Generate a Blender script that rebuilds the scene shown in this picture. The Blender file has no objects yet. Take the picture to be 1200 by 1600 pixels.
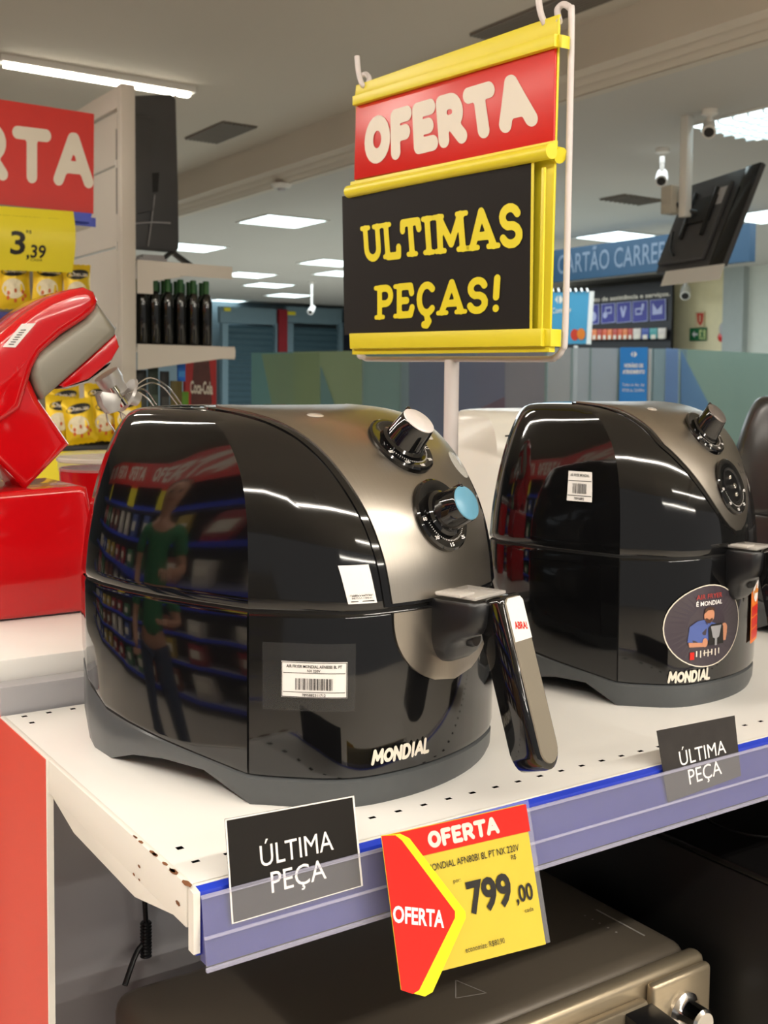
import bpy, bmesh, math, random
from mathutils import Vector, Matrix
random.seed(7)
C = bpy.context.scene.collection
PI = math.pi
# ------------------------------------------------------------------ camera, world, light, exposure
F, PX, PY = 1750.0, 600.0, 710.0            # focal length and principal point in a 1200x1600 frame
PITCH, ROLL, YAW = math.atan(105/1750), .009, math.radians(56-90)
CAMLOC = Vector((0, 0, 1.435))
RM = Matrix.Rotation(YAW, 3, 'Z') @ Matrix.Rotation(PI/2-PITCH, 3, 'X') @ Matrix.Rotation(ROLL, 3, 'Z')
cd = bpy.data.cameras.new('camera'); cam = bpy.data.objects.new('camera', cd); C.objects.link(cam)
cam.matrix_world = Matrix.Translation(CAMLOC) @ RM.to_4x4()
cd.sensor_fit = 'VERTICAL'; cd.sensor_height = 36; cd.sensor_width = 27
cd.lens = F/1600*36
cd.shift_y = -(800-PY)/1600
cd.clip_start = .05; cd.clip_end = 100
cd.dof.use_dof = True; cd.dof.focus_distance = 1.08; cd.dof.aperture_fstop = 14
bpy.context.scene.camera = cam
w = bpy.data.worlds.new('world'); bpy.context.scene.world = w; w.use_nodes = True
w.node_tree.nodes['Background'].inputs[0].default_value = (1, .96, .92, 1)
w.node_tree.nodes['Background'].inputs[1].default_value = .62
vs = bpy.context.scene.view_settings
vs.view_transform = 'Standard'; vs.look = 'None'; vs.gamma = 1; vs.use_curve_mapping = False; vs.exposure = -1.0
def area(name, loc, rot, sx, sy, power, col):
    l = bpy.data.lights.new(name, 'AREA'); l.shape = 'RECTANGLE'; l.size = sx; l.size_y = sy; l.energy = power; l.color = col
    o = bpy.data.objects.new(name, l); C.objects.link(o); o.location = loc; o.rotation_euler = rot
    return o
WARM = (1, .935, .84)
area('shop_ceiling_lamp', (7.5, 7, 2.95), (0, 0, 0), 4, 4, 320, (.85, .95, 1))
area('shop_ceiling_lamp', (8, 13, 2.95), (0, 0, 0), 5, 5, 520, (.85, .95, 1))

# ------------------------------------------------------------------ pixel helpers (frame 1200x1600)
def ray(x, y): return RM @ Vector(((x-PX)/F, -(y-PY)/F, -1))
def aX(x, y, X): d = ray(x, y); return CAMLOC + d*((X-CAMLOC.x)/d.x)
def aY(x, y, Y): d = ray(x, y); return CAMLOC + d*((Y-CAMLOC.y)/d.y)
def aZ(x, y, Z): d = ray(x, y); return CAMLOC + d*((Z-CAMLOC.z)/d.z)
# ------------------------------------------------------------------ materials
def srgb(r, g, b):
    f = lambda c: (c/255/12.92 if c/255 <= .04045 else ((c/255+.055)/1.055)**2.4)
    return (f(r), f(g), f(b), 1)
MATS = {}
def mat(name, col, rough=.5, metal=0, var=.06, scale=12, bump=0, coat=0, trans=0, alpha=1, emit=None, estr=0, brushed=None, spec=None, ior=None):
    if name in MATS: return MATS[name]
    m = bpy.data.materials.new(name); m.use_nodes = True; nt = m.node_tree; b = nt.nodes['Principled BSDF']
    c = srgb(*col)
    b.inputs['Roughness'].default_value = rough; b.inputs['Metallic'].default_value = metal
    b.inputs['Coat Weight'].default_value = coat; b.inputs['Coat Roughness'].default_value = .03
    b.inputs['Transmission Weight'].default_value = trans; b.inputs['Alpha'].default_value = alpha
    if spec is not None: b.inputs['Specular IOR Level'].default_value = spec
    if ior: b.inputs['IOR'].default_value = ior
    tc = nt.nodes.new('ShaderNodeTexCoord'); mp = nt.nodes.new('ShaderNodeMapping'); nt.links.new(tc.outputs['Object'], mp.inputs[0])
    n = nt.nodes.new('ShaderNodeTexNoise'); n.inputs['Scale'].default_value = scale; n.inputs['Detail'].default_value = 4
    if brushed: mp.inputs['Scale'].default_value = brushed
    nt.links.new(mp.outputs[0], n.inputs['Vector'])
    mx = nt.nodes.new('ShaderNodeMix'); mx.data_type = 'RGBA'
    mx.inputs[6].default_value = tuple(v*(1-var) for v in c[:3])+(1,); mx.inputs[7].default_value = tuple(min(1, v*(1+var)) for v in c[:3])+(1,)
    nt.links.new(n.outputs[0], mx.inputs[0]); nt.links.new(mx.outputs[2], b.inputs['Base Color'])
    if bump:
        bp = nt.nodes.new('ShaderNodeBump'); bp.inputs['Strength'].default_value = bump; bp.inputs['Distance'].default_value = .002
        nt.links.new(n.outputs[0], bp.inputs['Height']); nt.links.new(bp.outputs[0], b.inputs['Normal'])
    if emit:
        b.inputs['Emission Color'].default_value = srgb(*emit); b.inputs['Emission Strength'].default_value = estr
    MATS[name] = m; return m
M_black = mat('glossy_black_plastic', (13, 13, 14), .07, coat=.3, var=.2, scale=6)
M_satin = mat('satin_black_plastic', (20, 20, 22), .32, var=.15, scale=40, bump=.05)
M_ped = mat('dark_grey_plastic', (74, 77, 79), .38, var=.1, scale=60, bump=.05)
M_gap = mat('seam_black', (5, 5, 5), .6)
M_steel = mat('brushed_steel', (172, 165, 155), .30, metal=1, var=.06, scale=30, brushed=(60, 1, 1), bump=.03)
M_strip = mat('grip_steel', (140, 132, 118), .5, metal=.4, var=.04, scale=30, brushed=(40, 40, 1))
M_white = mat('white_enamel', (226, 222, 214), .38, var=.04, scale=5)
M_whitep = mat('white_plastic', (232, 230, 224), .25, var=.02)
M_paper = mat('paper_white', (232, 228, 224), .6)
M_print = mat('print_black', (28, 26, 25), .5)
M_cardblk = mat('card_black', (25, 22, 20), .7, spec=.25, var=.12, scale=8)
M_red = mat('sign_red', (208, 28, 17), .32, var=.03, scale=3)
M_yel = mat('sign_yellow', (230, 214, 44), .4, var=.05, scale=6)
M_yel2 = mat('tag_yellow', (206, 184, 58), .4, var=.05, scale=20)
M_letw = mat('letter_cream', (226, 218, 202), .45)
M_lety = mat('letter_yellow', (236, 220, 26), .45)
M_letw2 = mat('letter_white', (242, 238, 236), .45)
M_blue = mat('rail_blue', (34, 60, 190), .3, var=.1)
M_bluel = mat('rail_lilac_blue', (30, 35, 122), .35, var=.15, scale=14)
M_clear = mat('clear_plastic', (235, 235, 245), .08, trans=.0, alpha=.08, spec=.9, var=.05, scale=30)
M_clear2 = mat('clear_plastic_sleeve', (235, 235, 245), .06, alpha=.10, spec=.6)
M_wire = mat('white_wire', (214, 206, 204), .35, var=.03)
M_orange = mat('end_panel_red', (212, 50, 20), .45, var=.05, scale=3)
M_grey = mat('panel_grey', (172, 171, 175), .5, var=.06, scale=4)
M_greyl = mat('panel_light_grey', (176, 174, 176), .5, var=.05, scale=4)
M_chrome = mat('chrome', (215, 212, 208), .12, metal=1)
M_ovtop = mat('oven_charcoal_steel', (94, 86, 75), .36, metal=.25, var=.06, scale=30, brushed=(1, 30, 30))
M_ovfront = mat('oven_bronze_steel', (176, 162, 138), .32, metal=.7, var=.05, scale=30, brushed=(1, 40, 40))
M_mixred = mat('mixer_red', (196, 12, 20), .12, coat=.5, var=.04)
M_mixgrey = mat('mixer_grey', (134, 130, 118), .38, metal=.15, var=.04)
M_mixsil = mat('mixer_silver', (190, 188, 186), .3, metal=.4)
M_blackm = mat('black_cover', (22, 22, 23), .4, var=.2, scale=10)
M_ceil = mat('ceiling_paint', (206, 199, 186), .8, var=.03, scale=1)
M_ceil2 = mat('ceiling_paint_far', (196, 194, 188), .8, var=.03, scale=1)
M_tile = mat('floor_tile', (214, 206, 194), .3, var=.05, scale=1)
M_lamp = mat('lamp_diffuser', (255, 255, 255), .5, emit=(226, 248, 252), estr=7)
M_led = mat('led_tube', (255, 255, 255), .5, emit=(255, 246, 226), estr=30)
M_vent = mat('vent_grey', (120, 113, 104), .6)
M_dark = mat('screen_back_black', (70, 70, 72), .42, var=.15, scale=6)

# ------------------------------------------------------------------ mesh helpers
def tag(o, label=None, cat=None, group=None, kind=None):
    if label: o['label'] = label
    if cat: o['category'] = cat
    if group: o['group'] = group
    if kind: o['kind'] = kind
    return o
def link(name, me, parent=None):
    o = bpy.data.objects.new(name, me); C.objects.link(o)
    if parent is not None: o.parent = parent
    return o
def mesh(name, V, Fc, m, parent=None, smooth=False, ang=35, fix=True):
    me = bpy.data.meshes.new(name); me.from_pydata([tuple(v) for v in V], [], Fc)
    if fix:
        bm = bmesh.new(); bm.from_mesh(me); bmesh.ops.recalc_face_normals(bm, faces=bm.faces); bm.to_mesh(me); bm.free()
    if isinstance(m, (list, tuple)):
        for k in m: me.materials.append(k)
    else: me.materials.append(m)
    if smooth:
        me.shade_smooth(); me.set_sharp_from_angle(angle=math.radians(ang))
    return link(name, me, parent)
def root(name, loc, rz=0, label=None, cat=None, group=None):
    o = bpy.data.objects.new(name, None); C.objects.link(o); o.location = loc; o.rotation_euler = (0, 0, rz)
    o.empty_display_size = .05
    return tag(o, label, cat, group)
def bmobj(name, bm, m, parent=None, smooth=False, ang=35):
    me = bpy.data.meshes.new(name); bmesh.ops.recalc_face_normals(bm, faces=bm.faces); bm.to_mesh(me); bm.free(); me.materials.append(m)
    if smooth: me.shade_smooth(); me.set_sharp_from_angle(angle=math.radians(ang))
    return link(name, me, parent)
def bx(bm, x0, x1, y0, y1, z0, z1, bev=0, seg=2):
    r = bmesh.ops.create_cube(bm, size=1)
    bmesh.ops.scale(bm, vec=(x1-x0, y1-y0, z1-z0), verts=r['verts']); bmesh.ops.translate(bm, vec=((x0+x1)/2, (y0+y1)/2, (z0+z1)/2), verts=r['verts'])
    if bev:
        es = {e for v in r['verts'] for e in v.link_edges}
        bmesh.ops.bevel(bm, geom=list(es), offset=bev, segments=seg, affect='EDGES', profile=.5)
def box(name, x0, x1, y0, y1, z0, z1, m, parent=None, bev=0, seg=2):
    bm = bmesh.new(); bx(bm, x0, x1, y0, y1, z0, z1, bev, seg)
    return bmobj(name, bm, m, parent, bev > 0, 40)
def prism(name, pts, vec, m, parent=None, bev=0, seg=2, off=(0, 0, 0)):
    """polygon (3-D points) extruded along vec"""
    bm = bmesh.new(); off = Vector(off); vec = Vector(vec)
    a = [bm.verts.new(Vector(p)+off) for p in pts]; b = [bm.verts.new(Vector(p)+off+vec) for p in pts]
    n = len(pts); bm.faces.new(a); bm.faces.new(b[::-1])
    for i in range(n): bm.faces.new((a[i], b[i], b[(i+1) % n], a[(i+1) % n]))
    bmesh.ops.recalc_face_normals(bm, faces=bm.faces)
    if bev:
        es = [e for e in bm.edges if (e.verts[0] in a) == (e.verts[1] in a)]
        bmesh.ops.bevel(bm, geom=es, offset=bev, segments=seg, affect='EDGES', profile=.5)
    return bmobj(name, bm, m, parent, True, 40)
def tube(name, pts, r, m, parent=None, n=10, smoothpath=True, caps=True, radii=None):
    P = [Vector(p) for p in pts]
    if smoothpath and len(P) > 2:
        Q = []
        for i in range(len(P)-1):
            p0 = P[max(i-1, 0)]; p1 = P[i]; p2 = P[i+1]; p3 = P[min(i+2, len(P)-1)]
            for k in range(5):
                t = k/5
                Q.append(.5*((2*p1)+(p2-p0)*t+(2*p0-5*p1+4*p2-p3)*t*t+(3*p1-p0-3*p2+p3)*t**3))
        Q.append(P[-1]); P = Q
    V = []; Fc = []
    T = [(P[min(i+1, len(P)-1)]-P[max(i-1, 0)]).normalized() for i in range(len(P))]
    u = T[0].orthogonal().normalized()
    for i, p in enumerate(P):
        u = (u-T[i]*u.dot(T[i])).normalized(); v = T[i].cross(u)
        rr = radii[int(i*len(radii)/len(P))] if radii else r
        for k in range(n):
            a = 2*PI*k/n; V.append(p+(u*math.cos(a)+v*math.sin(a))*rr)
    for i in range(len(P)-1):
        for k in range(n): Fc.append((i*n+k, i*n+(k+1) % n, (i+1)*n+(k+1) % n, (i+1)*n+k))
    if caps: Fc.append(tuple(range(n))); Fc.append(tuple((len(P)-1)*n+k for k in range(n)))
    return mesh(name, V, Fc, m, parent, True, 60)
def lathe(name, prof, m, parent=None, n=32, loc=(0, 0, 0), axis=None, ang=35, sx=1, sy=1):
    """prof: (r, z) pairs; axis: optional 3x3 matrix"""
    V = []; Fc = []
    for r, z in prof:
        for k in range(n):
            a = 2*PI*k/n; V.append(Vector((r*math.cos(a)*sx, r*math.sin(a)*sy, z)))
    for i in range(len(prof)-1):
        for k in range(n): Fc.append((i*n+k, i*n+(k+1) % n, (i+1)*n+(k+1) % n, (i+1)*n+k))
    if prof[0][0] > 1e-6: Fc.append(tuple(range(n)))
    if prof[-1][0] > 1e-6: Fc.append(tuple((len(prof)-1)*n+k for k in range(n)))
    if axis is not None: V = [axis @ v for v in V]
    V = [v+Vector(loc) for v in V]
    o = mesh(name, V, Fc, m, parent, True, ang)
    return o
def quadmap(TL, TR, BR, BL, off=(0, 0, 0)):
    TL, TR, BR, BL, off = map(Vector, (TL, TR, BR, BL, off))
    return lambda u, v: (TL*(1-u)+TR*u)*v+(BL*(1-u)+BR*u)*(1-v)+off      # v up
def decal(name, VF, mf, m, parent, th=0):
    V, Fc = VF
    return mesh(name, [mf(*p) for p in V], Fc, m, parent, fix=False)
def rectVF(u0=0, v0=0, u1=1, v1=1, nu=1, nv=1):
    V = [(u0+(u1-u0)*i/nu, v0+(v1-v0)*j/nv) for j in range(nv+1) for i in range(nu+1)]
    return V, [(j*(nu+1)+i, j*(nu+1)+i+1, (j+1)*(nu+1)+i+1, (j+1)*(nu+1)+i) for j in range(nv) for i in range(nu)]
def joinVF(L):
    V = []; Fc = []
    for v, f in L:
        b = len(V); V += v; Fc += [tuple(i+b for i in q) for q in f]
    return V, Fc
def polyVF(pts): return list(pts), [tuple(range(len(pts)))]
def ellVF(cx, cy, rx, ry, n=24): return polyVF([(cx+rx*math.cos(2*PI*k/n), cy+ry*math.sin(2*PI*k/n)) for k in range(n)])
# ------------------------------------------------------------------ lettering
_fc = {}
def font(s, bold=0.0):
    """built-in font as flat mesh, fitted to a 1 x 1 box of cap height; returns VF, aspect"""
    k = (s, bold)
    if k in _fc: return _fc[k]
    cu = bpy.data.curves.new('t', 'FONT'); cu.body = s; cu.size = 1; cu.offset = bold; cu.resolution_u = 3
    o = bpy.data.objects.new('t', cu); C.objects.link(o)
    me = bpy.data.meshes.new_from_object(o.evaluated_get(bpy.context.evaluated_depsgraph_get()))
    V = [(v.co.x, v.co.y) for v in me.vertices]; Fc = [tuple(p.vertices) for p in me.polygons]
    bpy.data.objects.remove(o); bpy.data.curves.remove(cu); bpy.data.meshes.remove(me)
    x0 = min(v[0] for v in V); x1 = max(v[0] for v in V); H = .73
    V = [((x-x0)/(x1-x0), y/H) for x, y in V]
    _fc[k] = ((V, Fc), (x1-x0)/H); return _fc[k]
def arc(cx, cy, rx, ry, a0, a1, n=9): return [(cx+rx*math.cos(math.radians(a0+(a1-a0)*k/n)), cy+ry*math.sin(math.radians(a0+(a1-a0)*k/n))) for k in range(n+1)]
G = {'O': (.92, [arc(.46, .5, .32, .36, 0, 360, 20)], []),
     'F': (.72, [[(.14, .12), (.14, .88), (.58, .88)], [(.14, .5), (.5, .5)]], []),
     'E': (.74, [[(.6, .88), (.14, .88), (.14, .12), (.6, .12)], [(.14, .5), (.5, .5)]], []),
     'R': (.84, [[(.14, .12), (.14, .88), (.42, .88)]+arc(.44, .66, .2, .22, 90, -90)+[(.14, .44)], [(.42, .44), (.68, .12)]], []),
     'T': (.82, [[(.1, .88), (.72, .88)], [(.41, .88), (.41, .12)]], []),
     'A': (.92, [[(.12, .12), (.44, .88), (.48, .88), (.8, .12)], [(.26, .36), (.66, .36)]], []),
     'U': (.86, [[(.18, .88), (.18, .35)]+arc(.43, .35, .25, .25, 180, 360)+[(.68, .88)]], [(.18, .9), (.68, .9)]),
     'L': (.72, [[(.18, .88), (.18, .1), (.6, .1), (.62, .3)]], [(.18, .9), (.2, .1)]),
     't': (.8, [[(.1, .7), (.12, .88), (.68, .88), (.7, .7)], [(.4, .88), (.4, .12)]], [(.4, .1)]),
     'I': (.44, [[(.22, .12), (.22, .88)]], [(.22, .1), (.22, .9)]),
     'M': (1.1, [[(.18, .12), (.2, .88), (.55, .25), (.9, .88), (.92, .12)]], [(.18, .1), (.92, .1), (.16, .9), (.94, .9)]),
     'a': (.92, [[(.14, .12), (.46, .88), (.78, .12)], [(.26, .34), (.66, .34)]], [(.15, .1), (.77, .1)]),
     'm': (1.06, [[(.14, .08), (.22, .92), (.52, .3), (.84, .92), (.92, .08)]], []),
     'N': (.9, [[(.16, .08), (.16, .92), (.72, .08), (.72, .92)]], []),
     'D': (.92, [[(.16, .92), (.16, .08), (.36, .08)]+arc(.38, .5, .34, .42, -90, 90, 12)+[(.16, .92)]], []),
     'i': (.44, [[(.2, .08), (.2, .92)]], []),
     'l': (.66, [[(.16, .98), (.16, .08), (.56, .08)]], []),
     'S': (.76, [arc(.38, .68, .22, .2, 20, 250)+arc(.38, .3, .24, .2, 100, -160)], []),
     'P': (.78, [[(.18, .12), (.18, .88), (.4, .88)]+arc(.42, .67, .2, .21, 90, -90)+[(.2, .46)]], [(.18, .1), (.16, .9)]),
     'e': (.76, [[(.64, .7), (.6, .88), (.18, .88), (.18, .12), (.6, .12), (.66, .3)], [(.18, .5), (.46, .5)]], [(.16, .1), (.16, .9)]),
     'Ç': (.84, [arc(.44, .5, .27, .37, 45, 315, 14), [(.44, .12), (.46, -.02), (.52, -.1), (.44, -.2), (.34, -.18)]], []),
     '!': (.4, [[(.22, .9), (.2, .42)], [(.2, .12), (.2, .13)]], [])}
def strokes(s, r, serif=0, gap=0.0, h=.04):
    """rounded stroke lettering: the outline of all strokes of a letter as one flat mesh"""
    AV = []; AF = []; x = 0
    for ch in s:
        wd, st, se = G[ch]; S = []
        for pl in st: S += [(a, b, r) for a, b in zip(pl, pl[1:])]
        if serif: S += [((p[0]-.15, p[1]), (p[0]+.15, p[1]), serif) for p in se]
        def f(px, py):
            d = 9
            for (ax, ay), (bx_, by_), rr in S:
                ux, uy = bx_-ax, by_-ay; l = ux*ux+uy*uy
                t = max(0, min(1, ((px-ax)*ux+(py-ay)*uy)/l)) if l > 1e-9 else 0
                d = min(d, math.hypot(px-ax-ux*t, py-ay-uy*t)-rr)
            return d
        x0 = min(min(a[0], b[0]) for a, b, _ in S)-r-h; x1 = max(max(a[0], b[0]) for a, b, _ in S)+r+h
        y0 = min(min(a[1], b[1]) for a, b, _ in S)-r-h; y1 = max(max(a[1], b[1]) for a, b, _ in S)+r+h
        nx, ny = int((x1-x0)/h)+1, int((y1-y0)/h)+1
        val = [[f(x0+i*h, y0+j*h) for i in range(nx+1)] for j in range(ny+1)]
        idx = {}
        def vid(key, p):
            if key not in idx: idx[key] = len(AV); AV.append((x+p[0], p[1]))
            return idx[key]
        for j in range(ny):
            for i in range(nx):
                cs = [(i, j), (i+1, j), (i+1, j+1), (i, j+1)]; poly = []
                for k in range(4):
                    a, b = cs[k], cs[(k+1) % 4]; va, vb = val[a[1]][a[0]], val[b[1]][b[0]]
                    if va < 0: poly.append(vid(a, (x0+a[0]*h, y0+a[1]*h)))
                    if (va < 0) != (vb < 0):
                        t = va/(va-vb); poly.append(vid((min(a, b), max(a, b)), (x0+(a[0]+(b[0]-a[0])*t)*h, y0+(a[1]+(b[1]-a[1])*t)*h)))
                if len(poly) > 2: AF.append(tuple(poly))
        x += wd+gap
    q0 = min(v[0] for v in AV); q1 = max(v[0] for v in AV)
    return [((a-q0)/(q1-q0), b) for a, b in AV], AF
def fit(VF, u0, v0, u1, v1):
    V, Fc = VF; return [(u0+(u1-u0)*a, v0+(v1-v0)*b) for a, b in V], Fc
def barcodeVF(u0, v0, u1, v1, n=34):
    rnd = random.Random(5); L = []; x = u0
    wd = [rnd.choice((1, 1, 2, 3)) for _ in range(n*2)]; k = (u1-u0)/sum(wd)
    for i, q in enumerate(wd):
        if i % 2 == 0: L.append(rectVF(x, v0, x+q*k, v1))
        x += q*k
    return joinVF(L)

# ------------------------------------------------------------------ setting: floor, ceilings, fascia, walls
def struct(o): o['kind'] = 'structure'; return o
ZF = 3.0
struct(box('floor', -9, 22, -6, 20, -.05, 0, M_tile))
XF = 4.12
ztop = aX(896, 42, XF).z
struct(box('ceiling', -9, XF, -6, 20, ztop, ztop+.1, M_ceil))
xe = aZ(867, 162, ZF).x
struct(box('ceiling', xe, 22, -6, 20, ZF, ZF+.1, M_ceil2))
zb = aX(869, 121, XF).z
stp = [(XF, ztop+.1), (XF, zb)]
nb = 3; dx = (xe-XF)/nb; dz = (zb-ZF)/nb
for i in range(nb):
    x = XF+dx*i; z = zb-dz*i
    stp += [(x+.01, z-.004), (x+.78*dx, z-.92*dz), (x+.80*dx, z-.30*dz), (x+.97*dx, z-.35*dz)]
stp += [(xe, ZF-.002), (xe+.06, ZF-.002), (xe+.06, ztop+.1)]
struct(prism('trim_1', [(a, -6, b) for a, b in stp], (0, 26, 0), M_ceil))
struct(box('wall_back', -9, 16, 19, 19.15, 0, 4, mat('wall_blue_grey', (118, 136, 144), .6)))
XW = 11.0
struct(box('wall_far', XW+1, XW+1.15, -6, 19, 0, 3.05, mat('wall_dim_grey', (120, 120, 116), .7)))
struct(box('wall_left', -9.1, -9, -6, 19, 0, 3.8, mat('wall_cream_left', (190, 180, 160), .7)))

def panel_light(cx, cy, s=.62, z=ZF, lab='', louver=False):
    r = root('ceiling_light_panel', (cx, cy, z), 0, lab, 'ceiling light', 'recessed square ceiling lights')
    box('diffuser', -s/2, s/2, -s/2, s/2, -.006, -.001, M_lamp, r)
    bm = bmesh.new(); h = s/2; f = .02
    for a in ((-h-f, h+f, -h-f, -h), (-h-f, h+f, h, h+f), (-h-f, -h, -h, h), (h, h+f, -h, h)): bx(bm, a[0], a[1], a[2], a[3], -.012, -.001)
    bmobj('frame', bm, M_whitep, r)
    if louver:
        M_fin = mat('louver_white', (226, 236, 240), .4)
        f0 = None
        for i in range(1, 6):
            p = -h+s*i/6
            if f0 is None: f0 = box('louver_fin', -.005, .005, -h, h, -.03, -.007, M_fin, r)
            o = f0 if i == 1 else link('louver_fin', f0.data, r); o.location = (p, 0, 0)
            o2 = link('louver_fin', f0.data, r); o2.location = (0, p, 0); o2.rotation_euler = (0, 0, PI/2)
    return r
for px_, py_, lab, lv in [(441, 345, 'square ceiling light, largest left of the yellow offer sign', 0), (298, 386, 'square ceiling light half hidden behind the upright television edge', 0),
        (518, 410, 'square ceiling light cut by the left edge of the yellow sign, upper one', 0), (536, 427, 'square ceiling light cut by left edge of the yellow sign, lower one', 0),
        (388, 429, 'square ceiling light just right of the upper bottle shelf', 0), (420, 445, 'square ceiling light, middle of the distant row of three', 0),
        (451, 461, 'square ceiling light, lowest and rightmost of the distant row', 0), (352, 470, 'square ceiling light beside the bottles, lowest on the ceiling', 0),
        (965, 369, 'square ceiling light above the blue hanging banner', 0), (1200, 337, 'square ceiling light at the right edge behind the hung television', 0)]:
    p = aZ(px_, py_, ZF); panel_light(p.x, p.y, lab=lab)
panel_light(5.56, 4.27, lab='louvred ceiling light with bright grid, nearest, above the hung television', louver=True)
def vent(quad, z, lab):
    P = [aZ(x, y, z) for x, y in quad]; x0 = min(p.x for p in P); x1 = max(p.x for p in P); y0 = min(p.y for p in P); y1 = max(p.y for p in P)
    r = root('ceiling_vent', ((x0+x1)/2, (y0+y1)/2, z), 0, lab, 'vent', 'ceiling air vents')
    hx, hy = (x1-x0)/2, (y1-y0)/2
    box('backing', -hx, hx, -hy, hy, -.004, -.001, M_vent, r)
    n = 9; s0 = None
    for i in range(n):
        if s0 is None: s0 = box('slat', -.008, .008, -hy, hy, -.016, -.004, M_vent, r)
        o = s0 if i == 0 else link('slat', s0.data, r); o.location = (-hx+2*hx*(i+.5)/n, 0, 0)
vent([(288, 215), (403, 197)], ztop, 'grey ceiling vent above the beam on the left')
vent([(733, 52), (760, 57), (960, -5)], ztop, 'grey ceiling vent behind the top of the yellow sign')
vent([(935, 310), (1040, 312)], ZF, 'grey ceiling vent left of the hung television')

# linear LED fixtures (one in view above the snack gondola, others unseen over the aisles, some added as fill)
def led(name, p, q, lab, wdt=.035, hang=0, gaps=(), power=0):
    p, q = Vector(p), Vector(q); d = q-p; L = d.length; rz = math.atan2(d.y, d.x)
    r = root(name, p, rz, lab, 'linear light')
    box('housing', -.02, L+.02, -.045, .045, .012, .05, M_whitep, r)
    cuts = [0]+[g for g in gaps]+[1]
    for a, b in zip(cuts, cuts[1:]): box('led_tube', L*a+.012, L*b-.012, -wdt/2, wdt/2, -.01, .012, M_led, r)
    if hang: 
        if power: 
            lo = area('linear_lamp', (p+q)/2-Vector((0, 0, .016)), (0, 0, rz), L, .05, power, WARM)
        for t in (.2, .8): box('hanger', L*t-.012, L*t+.012, -.012, .012, .05, hang, M_whitep, r)
    return r
yl = 5.2
zl = ztop-.05; p1, p2 = aZ(7, 98, zl), aZ(293, 152, zl); yl = (p1.y+p2.y)/2
led('linear_light', (p1.x, yl, zl), (p2.x, yl, zl), 'long white linear light above the red offer board', .05, 0, (.66, .92))
for k, (a_, b_, pw, g_, lab) in enumerate([((-1.2, -1.0, 2.75), (-1.2, 5.2, 2.75), 190, (.25, .5, .75), 'linear light hung along the aisle behind the camera'),
        ((-1.1, -.9, 2.75), (3.2, -.9, 2.75), 170, (.33, .66), 'linear light hung crosswise behind the camera'),
        ((-.1, 3.3, 2.9), (-.1, 4.9, 2.9), 50, (.5,), 'short linear light hung over the aisle beside the mixer'),
        ((1.0, -2.8, 2.75), (5.6, -2.8, 2.75), 150, (.33, .66), 'linear light hung over the next aisle behind the camera'),
        ((-1.5, -5.2, 2.75), (5.5, -5.2, 2.75), 420, (.25, .5, .75), 'added fill linear light two aisles behind the camera'),  # added unseen lamp, sends low light in under the shelf
        ((-4.8, -1.0, 2.9), (-4.8, 8.0, 2.9), 200, (.25, .5, .75), 'added fill linear light over the far left aisle')]):  # added unseen lamp, brightens floor and ceiling on that side
    led('linear_light', a_, b_, lab, .05, ztop-a_[2], g_, pw)

# ------------------------------------------------------------------ the display gondola
SZ = 1.05; SX0, SX1 = .35, 2.7; SY0, SY1 = .782, 1.305
sh = root('display_shelf', (SX0, SY0, SZ), 0, 'white metal display shelf with slotted deck and blue price rail carrying the air fryers', 'shelf')
def L3(p): return (p[0]-SX0, p[1]-SY0, p[2]-SZ)
hx = [.3715+.02855*k for k in range(0, 80)]
holes = set()
def deck():
    hs = .0026
    hol = [(x, .8185, .0034, .0021) for x in hx]+[(x, 1.292, .0031, .0031) for x in hx]+[(hx[0], .85, .003, .003), (hx[0], 1.263, .003, .003)]
    hol = [h for h in hol if h[0] < SX1-.02]
    V = []; Fc = []
    ys = sorted({SY0, SY1}|{round(h[1]-h[3], 5) for h in hol}|{round(h[1]+h[3], 5) for h in hol})
    for j in range(len(ys)-1):
        y0, y1 = ys[j], ys[j+1]; ym = (y0+y1)/2
        row = sorted([(h[0]-h[2], h[0]+h[2]) for h in hol if h[1]-h[3] < ym < h[1]+h[3]])
        x = SX0; spans = []
        for a, b in row: spans.append((x, a)); x = b
        spans.append((x, SX1))
        for a, b in spans:
            k = len(V); V += [(a, y0, SZ), (b, y0, SZ), (b, y1, SZ), (a, y1, SZ)]; Fc.append((k, k+1, k+2, k+3))
        for a, b in ():
            for (c, d) in (((a, y0), (a, y1)), ((b, y0), (b, y1)), ((a, y0), (b, y0)), ((a, y1), (b, y1))):
                k = len(V); V += [(c[0], c[1], SZ), (d[0], d[1], SZ), (d[0], d[1], SZ-.004), (c[0], c[1], SZ-.004)]; Fc.append((k, k+1, k+2, k+3))
    return V, Fc
M_deck = mat('shelf_enamel_worn', (236, 234, 230), .34, var=.035, scale=9, bump=.02)
V, Fc = deck(); mesh('deck', [L3(v) for v in V], Fc, M_deck, sh, fix=False)
box('slot_shade_block', .004, SX1-SX0, .004, SY1-SY0, -.03, -.0022, mat('slot_shade_black', (3, 3, 3), .9, spec=0), sh)  # black block below the deck, paints the shade inside the slots
box('front_lip', 0, SX1-SX0, -.003, .004, -.034, -.0005, M_white, sh, .0012)
box('side_lip', -.003, .003, .0, SY1-SY0, -.034, .0008, M_white, sh, .0012)
# bracket under the left end
bp = [(82, 1236), (280, 1425), (297, 1442), (210, 1402), (115, 1302), (82, 1246)]
pts = [aX(x, y, SX0+.001) for x, y in bp]
prism('bracket', [L3(p) for p in pts], (.004, 0, 0), M_white, sh, .0008)
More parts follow.
